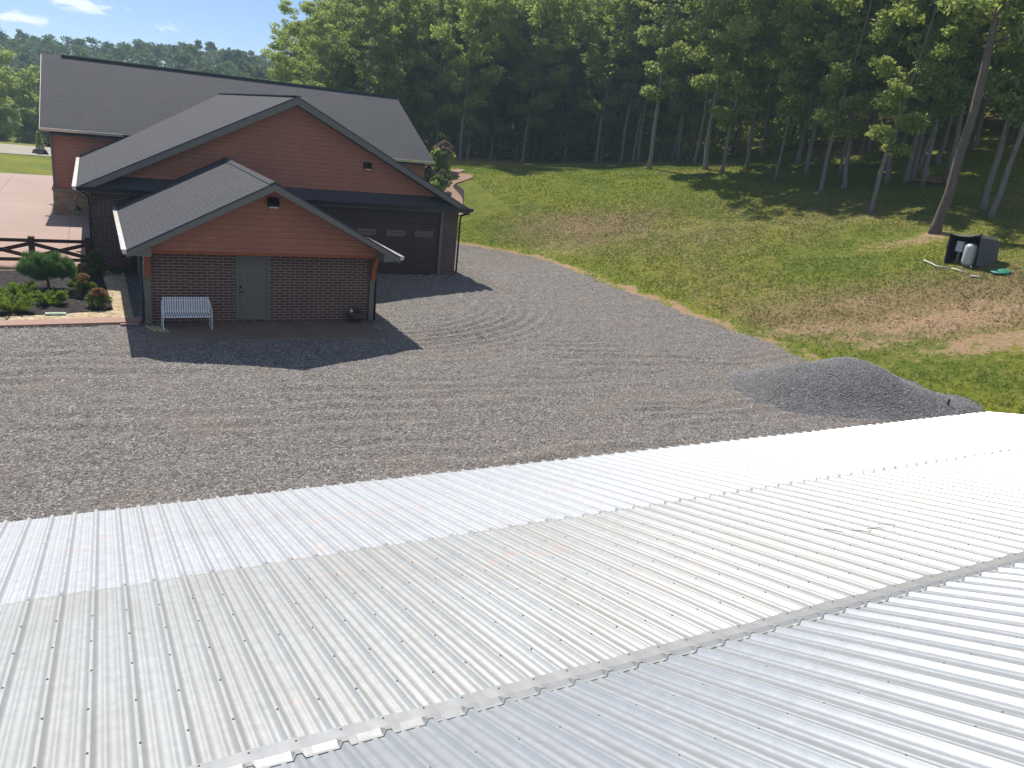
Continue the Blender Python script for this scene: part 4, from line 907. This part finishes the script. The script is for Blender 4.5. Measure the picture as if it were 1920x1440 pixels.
def make_tree(seed, H, r0, crown0, spread, nleaf, leafsize=.185, lean=(0, 0), fork=False, vertical=.5):
    rg = random.Random(seed); mb = LB(); cents = []; rads = []
    def curve(a, d, L, n, wob, lift):
        p = Vector(a); d = Vector(d).normalized(); out = [p.copy()]
        for i in range(n):
            d = (d+Vector((rg.gauss(0, wob), rg.gauss(0, wob), rg.gauss(0, wob)*.5+lift))).normalized(); p = p+d*(L/n); out.append(p.copy())
        return out
    tr_ = [Vector((0, 0, -.3))]; x = y = 0.; n = 12
    for i in range(1, n+1):
        z = H*.93*i/n; x += lean[0]*H/n+rg.gauss(0, .07); y += lean[1]*H/n+rg.gauss(0, .07); tr_.append(Vector((x, y, z)))
    rads_t = [r0*1.45]+[r0*(1-.85*(i/n))**.9 for i in range(1, n+1)]; tr2 = [tr_[0], Vector((0, 0, .45))]+tr_[1:]; rt = [r0*1.5, r0*1.02]+rads_t[1:]
    mb.tube(tr2, rt, 9)
    nl = int(15+6*vertical)
    for k in range(nl):
        f = k/(nl-1); z = crown0+(H*.93-crown0)*f; i = min(n-1, int(z/(H*.93)*n)); a = tr_[i].lerp(tr_[min(n, i+1)], z/(H*.93)*n-i)
        az = k*2.4+rg.uniform(-.5, .5); sh = (.35+.65*math.sin(math.pi*min(1, .16+.9*(1-f))**.8))
        L = spread*sh*rg.uniform(.75, 1.2); d = Vector((math.cos(az), math.sin(az), .28+.9*f))
        c = curve(a, d, L, 5, .12, .05); rb = max(.02, r0*.42*(1-.75*f)); mb.tube(c, [rb, rb*.8, rb*.6, rb*.42, rb*.28, rb*.12], 5, False)
        for j in (2, 3, 4, 5):
            cents.append(c[j]+Vector((rg.gauss(0, .25), rg.gauss(0, .25), rg.gauss(0, .2)))); rads.append(rg.uniform(.5, 1.15)*(.65+.25*spread/3))
            for s_ in range(2):
                e = curve(c[j], Vector((math.cos(az+rg.uniform(-1.5, 1.5)), math.sin(az+rg.uniform(-1.5, 1.5)), rg.uniform(-.25, .5))), L*rg.uniform(.25, .45), 2, .1, 0)
                if j < 5: mb.tube(e, [rb*.3, rb*.2, rb*.08], 4, False)
                cents.append(e[-1]); rads.append(rg.uniform(.4, 1.0)*(.65+.25*spread/3))
    cents.append(tr_[-1]+Vector((0, 0, .4))); rads.append(1.0)
    keep_ = [i for i in range(len(cents)) if rg.random() < .85]; cents = [cents[i] for i in keep_]; rads = [rads[i]*1.0 for i in keep_]
    K = len(cents); w8 = np.array(rads)**1.2; ne = np.maximum(8, (nleaf*w8/w8.sum()).astype(int))
    V, F, A = leaves(cents, rads, ne, leafsize, seed+100)
    cm_ = np_mesh('crown', V, F, {'var': A}); tm = mb.mesh('trunk'); tm.polygons.foreach_set('use_smooth', np.ones(len(tm.polygons), bool))
    return tm, cm_
PROT = {}
def proto(key, mat, bark, *a, **k):
    tm, cm_ = make_tree(*a, **k); cm_.materials.append(MAT[mat]); tm.materials.append(MAT[bark]); PROT[key] = (tm, cm_)
proto('tall1', 'leaf', 'bark', 1, 21, .19, 6.0, 3.8, 10500)
proto('tall2', 'leaf', 'bark', 2, 20, .18, 5.4, 3.6, 10500)
proto('tall3', 'leaf_light', 'bark', 3, 19, .17, 4.6, 4.0, 10500, lean=(.02, 0))
proto('low1', 'leaf_light', 'bark', 4, 17, .17, 4.0, 4.0, 13500)
proto('low2', 'leaf', 'bark', 5, 18, .17, 2.2, 3.7, 13500)
proto('big', 'leaf', 'bark_dark', 6, 25, .25, 9.0, 4.8, 13000, lean=(.012, .0))
proto('thin', 'leaf_light', 'bark', 7, 14, .10, 4.5, 2.3, 7000)
proto('broad', 'leaf_light', 'bark', 8, 12, .30, 2.2, 5.2, 14000, leafsize=.26)
def place_tree(key, x, y, sc=1., rz=None, label='', group=None, tilt=(0, 0), sr=None, z=None):
    tm, cm_ = PROT[key]; e = bpy.data.objects.new('tree', None); COL.objects.link(e); e.location = (x, y, (Tz(x, y) if z is None else z)); e.empty_display_size = .3
    e.rotation_euler = (tilt[0], tilt[1], random.uniform(0, 6.28) if rz is None else rz); s2 = sc if sr is None else sr; e.scale = (s2, s2, sc)
    for nm, me in (('trunk', tm), ('crown', cm_)):
        o = bpy.data.objects.new(nm, me); COL.objects.link(o); o.parent = e
    tag(e, label, 'tree', group); return e
G = 'trees along the front of the wood'
front = [
 ('low1', 35.73, 67.07, .95, 'pale thin trunk leaning at the left end of the front row, at the lawn corner'),
 ('low1', 41.63, 63.58, 1.0, 'tree with a pale trunk just behind and left of the pair that share a foot'),
 ('tall2', 43.48, 62.15, 1.0, 'left trunk of the pair growing from one foot at the edge of the lawn'),
 ('tall3', 44.41, 61.68, .95, 'right trunk of the pair growing from one foot, leaning away at its base'),
 ('tall1', 36.7, 48.79, 1.05, 'straight tree with a forked top standing just right of the paired trunks'),
 ('tall2', 42.58, 50.82, .95, 'slim dark tree immediately left of the thick pale trunk'),
 ('tall1', 39.09, 45.39, 1.15, 'thick pale trunk swelling at its foot at the middle of the lawn edge'),
 ('low1', 39.06, 43.55, .92, 'tree with low bright branches right of the thick pale trunk'),
 ('tall2', 41.38, 43.72, .95, 'dark slanting trunk behind the tree with low bright branches'),
 ('tall3', 46.26, 47.35, .95, 'pale trunk standing back from the lawn beyond the dark slanting one'),
 ('tall1', 44.81, 61.39, 1.0, 'narrow trunk deep behind the forked tree'),
 ('tall3', 47.28, 59.51, 1.0, 'narrow shaded trunk behind the gap left of the thick pale trunk'),
 ('tall2', 48.56, 58.46, 1.0, 'shaded trunk set back directly behind the slim dark tree'),
 ('tall1', 51.2, 56.17, 1.0, 'shaded trunk rising behind the mound with the dark hollow'),
 ('thin', 39.83, 39.23, 1.1, 'slender pale young tree leaning at the shade line, first right of the bright branches'),
 ('tall2', 43.83, 41.41, 1.0, 'dark trunk on the mown slope, left one of a close upright pair'),
 ('tall1', 42.66, 39.37, 1.0, 'dark trunk on the mown slope, right one of a close upright pair'),
 ('tall3', 39.12, 34.72, .98, 'pale tree leaning right whose foot sits nearest the bare tan patch'),
 ('thin', 43.09, 37.0, 1.15, 'thin grey sapling just left of the straight light barked tree'),
 ('tall2', 40.64, 34.34, .92, 'straight light barked tree between the thin sapling and the leafy leaning trunk'),
 ('tall3', 37.33, 29.45, .9, 'crooked leaning trunk with leafy shoots up its left side'),
 ('tall1', 42.35, 32.78, .95, 'pale trunk directly behind the crooked leaning one'),
 ('tall2', 42.73, 31.78, .95, 'upright trunk left of the cluster around the brown leaf heap'),
 ('tall1', 44.1, 32.45, .9, 'middle trunk in the cluster around the brown leaf heap'),
 ('thin', 45.66, 33.28, 1.2, 'sharply leaning thin trunk in the cluster around the leaf heap'),
 ('tall3', 42.35, 30.34, .92, 'stout trunk with its foot against the brown leaf heap'),
 ('big', 35.75, 24.35, 1.0, 'tallest and thickest dark trunk, on bare red soil beside the grey cover'),
 ('tall2', 43.2, 29.39, 1.0, 'dark trunk half hidden behind the tallest thickest one'),
 ('tall1', 40.06, 25.06, 1.02, 'left one of the two grey leaning trunks at the right edge'),
 ('tall2', 39.02, 23.89, .98, 'right one of the two grey leaning trunks, nearest the frame edge'),
 ('tall3', 48.29, 39.99, .95, 'shaded trunk far up the slope, left one of two close together'),
 ('tall1', 48.52, 39.64, .95, 'shaded trunk far up the slope, right one of two close together'),
 ('tall2', 48.89, 37.39, .95, 'trunk in deep shade up the slope between the sapling cluster and the tall dark pine'),
 ('tall3', 48.32, 42.95, .95, 'trunk at the top of the mown slope behind the dark upright pair'),
 ('tall1', 47.39, 33.36, .95, 'trunk in shade just left of the thickest one, further up the slope'),
 ('tall2', 51.58, 33.95, .95, 'trunk in deep shade at the crest right of the thickest one'),
 ('low1', 28.25, 64.49, .85, 'grey trunk at the left end of the lawn behind the russet bush'),
]
PT = [(x, y) for _, x, y, _, _ in front]
def tl(s_, a): return (s_*math.sin(a), s_*math.cos(a))
tilts = {3: (0, .06), 17: (0, .05), 20: (0, .10), 24: (0, .18), 26: (0, .03), 14: (0, .06), 0: (0, .05), 28: (0, .03), 29: (0, .04)}
for i, (k, x, y, s, lab) in enumerate(front): place_tree(k, x, y, s*(.95 if k == 'big' else (.80 if math.hypot(x, y) < 62 and x < 40.5 else (.95 if math.hypot(x, y) > 68 else .86))), label=lab, group=G, tilt=tilts.get(i, (random.gauss(0, .012), random.gauss(.01, .015))), rz=None if i not in tilts else 0.)
# woods behind
rg = random.Random(21); cnt = 0; tries = 0
while cnt < 150 and tries < 20000:
    tries += 1; az = rad(rg.uniform(14.2, 68)); r = rg.uniform(60, 112)
    fr_ = np.interp(math.degrees(az), [10, 26, 33, 41, 47, 70], [66, 74, 80, 68, 63, 60])
    if r < fr_: continue
    x, y = r*math.sin(az), r*math.cos(az)
    lim = (3.0 if r < fr_+13 else 4.4)*(1.0 if az < rad(36) else 1.38)
    if any((x-a)**2+(y-b_)**2 < lim*lim for a, b_ in PT): continue
    PT.append((x, y)); cnt += 1
    left = az < rad(26)
    key = rg.choice(['low1', 'low2', 'low2'] if (left or r < fr_+7 and az < rad(38)) else ['tall1', 'tall2', 'tall3', 'low2', 'low1'])
    sc = rg.uniform(.88, 1.05)*(1.0 if not left else .80+.012*(math.degrees(az)-10))*min(1.05, .80+(r-fr_)*.014)
    if az < rad(15.5): sc *= .85
    place_tree(key, x, y, sc, label='leafy tree deep in the shaded wood behind the front row', group='trees deep in the wood', tilt=(rg.gauss(0, .02), rg.gauss(0, .02)))
for x, y, q in ((16.2, 78, .62), (18.6, 84, .72), (17.5, 72, .5)):
    place_tree('low1', x, y, q, label='leafy tree deep in the shaded wood behind the front row', group='trees deep in the wood')
# trees past the right edge of the lawn, they throw their shade onto it
for x, y in ((49, 28), (51, 21), (54, 30), (57, 24)):
    place_tree(rg.choice(['tall1', 'tall3']), x, y, 1.0, label='leafy tree deep in the shaded wood behind the front row', group='trees deep in the wood')
# undergrowth and far backdrop of the wood
def scatter_clumps(n, azr, rr, hr, rad_r, nl, size, seed, keepf=None):
    r = np.random.default_rng(seed); az = np.radians(r.uniform(*azr, n)); q = r.uniform(*rr, n); x = q*np.sin(az); y = q*np.cos(az); h = r.uniform(*hr, n)
    k = np.ones(n, bool) if keepf is None else keepf(x, y, az, q); x, y, h = x[k], y[k], h[k]
    c = np.stack([x, y, T(x, y)+h], 1); return leaves(c, r.uniform(*rad_r, len(x)), nl, size, seed+1)
V, F, A = scatter_clumps(2600, (14, 66), (62, 98), (.2, 4.5), (.5, 1.3), 40, .18, 61, lambda x, y, a, q: (q > 3.5+np.interp(np.degrees(a), [10, 26, 33, 41, 47, 70], [72, 76, 79, 68, 63, 60])) & (q < 22+np.interp(np.degrees(a), [10, 26, 33, 41, 47, 70], [72, 76, 79, 68, 63, 60])))
tag(link('undergrowth', np_mesh('undergrowth', V, F, {'var': A}), MAT['leaf_light']), 'tangled low undergrowth between the trunks of the wood', 'undergrowth', kind='stuff')
V, F, A = scatter_clumps(2000, (15, 72), (112, 128), (0, 15), (1.5, 2.6), 90, .45, 71, lambda x, y, a, q: (np.degrees(a) > 14))
tag(link('deep_woods', np_mesh('deep_woods', V, F, {'var': A}), MAT['leaf']), 'dense dark mass of woodland far behind the trunks', 'woods', kind='stuff')
# hillside forest far away on the left
r = np.random.default_rng(5); xs_, ys_ = [], []
pts = []
for _ in range(9000):
    y = r.uniform(128, 345); x = r.uniform(-.20*y-12, .36*y+8)
    sp = 5.6 if y < 240 else 6.6
    if all((x-a)**2+(y-b_)**2 > sp*sp for a, b_ in pts[-700:]): pts.append((x, y))
cs, rs, ns = [], [], []
for x, y in pts:
    R_ = r.uniform(2.4, 4.0); H_ = r.uniform(8, 12.5); z = Tz(x, y)
    for j in range(7):
        a = r.uniform(0, 6.28); q = r.uniform(0, .75)*R_; hh = H_-R_*.4-(q/R_)**2*R_*1.3-r.uniform(0, 1.5)
        cs.append((x+q*math.cos(a), y+q*math.sin(a), z+hh)); rs.append(R_*r.uniform(.32, .55)); ns.append(30 if y < 220 else 22)
    for j in range(3):
        a = r.uniform(0, 6.28); cs.append((x+R_*.6*math.cos(a), y+R_*.6*math.sin(a), z+r.uniform(1, H_*.6))); rs.append(R_*.6); ns.append(26)
V, F, A = leaves(cs, rs, np.array(ns), .55, 91)
tag(link('hillside_forest', np_mesh('hillside_forest', V, F, {'var': A}), MAT['leaf_far'], None), 'far forested hillside under the sky at the left', 'forest', kind='stuff')
for i, (x, y, s, lab) in enumerate(((-16.5, 121, 1.0, 'round leafy tree beyond the road, cut by the left frame edge'), (-10.6, 118, .80, 'round leafy tree beyond the road, low one beside the house corner'), (-14.2, 131, 1.15, 'taller pale green tree behind the two round ones beyond the road'),
                                  (-5.6, 127, .95, 'leafy tree beyond the road directly against the house corner'), (-21, 127, 1.0, 'leafy tree beyond the road outside the left frame edge'))):
    place_tree('broad', x, y, s, label=lab, group='trees beyond the road')

# grass tufts
def tufts(n, seed, xr, yr, keepf, size, mat, name, label):
    r = np.random.default_rng(seed); x = r.uniform(*xr, n); y = r.uniform(*yr, n); k = keepf(x, y, r); x, y = x[k], y[k]; n = len(x); m = 4
    X = np.repeat(x, m)+r.normal(0, .025, n*m); Y = np.repeat(y, m)+r.normal(0, .025, n*m); P = np.stack([X, Y, T(X, Y)+.0], 1)
    D = r.normal(0, .45, (n*m, 3)); D[:, 2] = 1; D /= np.linalg.norm(D, axis=1)[:, None]
    V, F, A = needles(P, D, np.repeat(r.uniform(.5, 1.2, n), m)*size, np.full((n*m, 1), .011), seed)
    tag(link(name, np_mesh(name, V, F, {'var': A}), mat), label, 'grass', kind='stuff')
def kg(x, y, r):
    d, q = dirt_fields(x, y); s = x-edge_x(y); return (s > .25) & (r.random(len(x)) > d*1.5) & (r.random(len(x)) > q*.9) & (x < .95*y+22) & ~((x < 23.5) & (y > 45)) 
def kd(x, y, r):
    d, q = dirt_fields(x, y); s = x-edge_x(y); return (s > .3) & (r.random(len(x)) < np.clip(q*1.3-d, 0, 1)) & ~((x < 23.5) & (y > 45))
tufts(120000, 31, (19, 46), (10, 58), kg, .085, MAT['grass'], 'grass', 'short green grass growing over the sloping lawn')
tufts(5000, 33, (19, 46), (10, 58), kg, .16, MAT['grass'], 'weeds', 'taller weeds and clumps dotted over the lawn')
tufts(70000, 32, (20, 42), (10, 48), kd, .07, MAT['drygrass'], 'dry_grass', 'dry straw coloured grass on the worn parts of the lawn')

# ------------------------------------------------------------------ shrubs
def juniper(x, y, R_, H_, label, seed, mat='juniper'):
    e = empty('juniper_shrub', (x, y, .05)); tag(e, label, 'shrub', 'low juniper shrubs in the bed'); r = np.random.default_rng(seed)
    st = LB(); P, D, L = [], [], []
    for k in range(26):
        a = r.uniform(0, 6.28); l = R_*r.uniform(.65, 1.1); h = H_*r.uniform(.35, 1.05); tip = np.array([l*math.cos(a), l*math.sin(a), h]); md = np.array([l*.45*math.cos(a), l*.45*math.sin(a), h*.55])
        st.tube([(0, 0, 0), tuple(md), tuple(tip)], [.012, .008, .003], 4, False)
        for t in np.linspace(.2, 1, 16):
            p = (md*2*t*(1-t)+tip*t*t)
            for j in range(11):
                d = r.normal(0, .55, 3)+np.array([math.cos(a)*.8, math.sin(a)*.8, .5]); P.append(p+r.normal(0, .03, 3)); D.append(d/np.linalg.norm(d)); L.append(r.uniform(.05, .11))
    V, F, A = needles(np.array(P), np.array(D), np.array(L), .012, seed); o = link('foliage', np_mesh('foliage', V, F, {'var': A}), MAT[mat], e); st.build('stem', MAT['bark_dark'], e)
juniper(-2.15, 28.75, .40, .46, 'bright green low juniper behind and right of the other left edge ones', 1)
juniper(-2.75, 27.75, .42, .44, 'bright green low juniper cut by the left frame edge, middle one', 2)
juniper(-2.30, 26.75, .50, .50, 'largest bright juniper, nearest the tan pebble edge at the left', 3)
juniper(-1.40, 27.75, .46, .40, 'bright green spreading juniper in front of the round clipped pine', 4)
def bush(x, y, R_, H_, label, seed, cat='shrub', grp=None, top='barberry', low='barberry_low', name='shrub', size=.035, z=.05, n=2600, split=.62):
    e = empty(name, (x, y, z)); tag(e, label, cat, grp); r = np.random.default_rng(seed)
    c = []; c2 = []
    for k in range(40):
        a = r.uniform(0, 6.28); f = r.random(); q = R_*math.sqrt(r.random())*math.sin(math.pi*min(.95, .25+.7*f)); p = (q*math.cos(a), q*math.sin(a), H_*(.12+.85*f)); (c if f > split else c2).append(p)
    V, F, A = leaves(c, R_*.26, n//len(c)+1, size, seed, up=.5, flat=.9); link('foliage_tips', np_mesh('foliage_tips', V, F, {'var': A}), MAT[top], e)
    V, F, A = leaves(c2, R_*.30, n//len(c2)+1, size, seed+1, up=.3, flat=.9); link('foliage', np_mesh('foliage', V, F, {'var': A}), MAT[low], e)
    s = LB()
    for p in (c+c2)[::2]: s.tube([(p[0]*.1, p[1]*.1, 0), (p[0]*.6, p[1]*.6, p[2]*.6), p], [.009, .006, .003], 4, False)
    s.build('stem', MAT['bark_dark'], e); return e
bush(-.55, 31.0, .40, .62, 'orange tipped shrub nearest the fence, behind the other orange ones', 11, grp='orange tipped shrubs')
bush(-.47, 28.95, .40, .72, 'tallest orange tipped shrub, middle of the row beside the pebble strip', 12, grp='orange tipped shrubs')
bush(-.03, 27.25, .34, .60, 'golden orange shrub at the front corner of the mulch bed', 13, grp='orange tipped shrubs')
bush(-.12, 32.5, .42, .85, 'dark green shrub in the shade at the foot of the end fence post', 14, top='barberry_low')
bush(.62, 32.75, .22, .42, 'small shaded rust coloured ball shrub against the brick wall', 15, n=1200)
# clipped pine
e = empty('clipped_pine', (-1.50, 29.9, .05)); tag(e, 'round clipped pine with a flat green top on a short bare trunk', 'pine tree')
LB().tube([(0, 0, -.1), (.02, 0, .2), (-.02, .02, .45), (0, 0, .82)], [.06, .045, .04, .03], 9).build('trunk', MAT['bark_dark'], e, smooth=True)
q = LB(); r = np.random.default_rng(77); P, D, L = [], [], []
for k in range(260):
    a = r.uniform(0, 6.28); m = math.sqrt(r.random()); p = np.array([.82*m*math.cos(a), .76*m*math.sin(a), .78+.47*math.sqrt(max(0, 1-m*m))*r.uniform(-.95, 1)+.04*r.normal()])
    if k % 3 == 0: q.tube([(0, 0, .5), (p[0]*.5, p[1]*.5, .6), tuple(p)], [.015, .01, .004], 4, False)
    for j in range(150):
        d = r.normal(0, 1, 3)+np.array([0, 0, .8]); P.append(p+r.normal(0, .045, 3)); D.append(d/np.linalg.norm(d)); L.append(r.uniform(.06, .12))
V, F, A = needles(np.array(P), np.array(D), np.array(L), .006, 5); link('foliage', np_mesh('foliage', V, F, {'var': A}), MAT['pine'], e); q.build('limb', MAT['bark_dark'], e)
q = LB(); q.prism([(-.27, -.09, 0), (.27, -.09, 0), (.27, .09, 0), (-.27, .09, 0)], (0, 0, .05)); q.box(-.2, .2, -.05, .05, .05, .058); o = q.build('valve_cover', MAT['plastic_green'], None, .012); o.location = (-1.18, 26.38, .06); tag(o, 'pale green rectangular plastic cover at the front edge of the mulch bed', 'cover')
q = LB(); q.prism([(-.30, -.05, 0), (.25, -.05, 0), (.34, .02, 0), (.20, .06, 0), (-.28, .05, 0)], (0, 0, .045)); o = q.build('broken_kerb_piece', MAT['kerb'], None, .008); o.location = (.80, 25.02, .06); o.rotation_euler = (0, 0, .12); tag(o, 'loose broken piece of pink edging by the outbuilding corner', 'edging piece')
# bed at the far right corner of the house
def zb(x, y): return Tz(x, y)+.03
crape = bush(22.3, 53.9, .80, 1.25, 'russet topped bush on thin stems at the far corner of the house', 21, top='crape', low='leaf_light', name='russet_bush', size=.10, z=zb(22.3, 53.9)+.75, n=2200, split=.55)
bush(20.5, 50.0, .75, 1.1, 'leafy green bush below the far corner of the house', 22, top='barberry_low', low='leaf_light', name='shrub', size=.09, z=zb(20.5, 50.0), n=1800)
bush(21.4, 51.6, .55, .8, 'small dark green bush beside the bend of the paver path', 23, top='barberry_low', low='barberry_low', name='shrub', size=.08, z=zb(21.4, 51.6), n=1300)
bush(20.3, 51.9, .55, 1.5, 'brownish upright bush between the roof corner and the russet one', 24, top='crape', low='barberry_low', name='shrub', size=.09, z=zb(20.3, 51.9), n=1300)
bush(22.2, 54.2, .9, 1.5, 'feathery light green bush under the russet one', 25, top='juniper', low='leaf_light', name='shrub', size=.09, z=zb(22.2, 54.2), n=1800)
bush(20.35, 48.3, .35, .4, 'low yellow green plant beside the near end of the paver path', 26, top='juniper', low='juniper', name='shrub', size=.06, z=zb(20.35, 48.3), n=700)

# planter ring by the road
e = empty('road_planter', (-4.45, 92.8, .06)); tag(e, 'low block planter with a small dark conifer beside the far road', 'planter')
q = LB(); q.lathe([(.72, 0), (.55, .38), (.45, .38), (.45, .28), (0, .28)], n=10); q.build('block_ring', MAT['blockwall'], e)
r = np.random.default_rng(3); P, D, L = [], [], []
for k in range(900):
    h = r.random(); a = r.uniform(0, 6.28); P.append((.28*(1-h)*math.cos(a), .28*(1-h)*math.sin(a), .4+1.6*h)); d = np.array([math.cos(a), math.sin(a), .9]); D.append(d/np.linalg.norm(d)); L.append(r.uniform(.12, .25))
V, F, A = needles(np.array(P), np.array(D), np.array(L), .05, 5); link('foliage', np_mesh('foliage', V, F, {'var': A}), MAT['leaf'], e); LB().tube([(0, 0, .3), (0, 0, 1.9)], [.05, .02], 6).build('trunk', MAT['bark_dark'], e)
# heap of leaves among the trunks
r = np.random.default_rng(9); x = r.normal(0, .8, 1400); y = r.normal(0, .5, 1400)
c = np.stack([x, y, .25*np.exp(-(x/.9)**2-(y/.6)**2)], 1); V, F, A = leaves(c, .06, 1, .10, 4); o = link('leaf_heap', np_mesh('leaf_heap', V, F, {'var': A}), MAT['crape']); o.location = (43.5, 30.2, Tz(43.5, 30.2)+.02); tag(o, 'heap of brown fallen leaves among the trunks', 'leaf heap')

# ------------------------------------------------------------------ haze: one closed box of even, thin air
hb = MB(); hb.box(-420, 700, -60, 420, -9, 46); hz_ = hb.build('haze', None); tag(hz_, kind='stuff')
hm = bpy.data.materials.new('haze'); hm.use_nodes = True; ht = hm.node_tree; ht.nodes.clear()
ho_ = ht.nodes.new('ShaderNodeOutputMaterial'); pv = ht.nodes.new('ShaderNodeVolumePrincipled'); pv.inputs['Density'].default_value = HAZE; pv.inputs['Color'].default_value = (.58, .78, 1, 1); pv.inputs['Anisotropy'].default_value = .35
ht.links.new(pv.outputs[0], ho_.inputs['Volume']); hz_.data.materials.append(hm)
SC.cycles.volume_bounces = 0
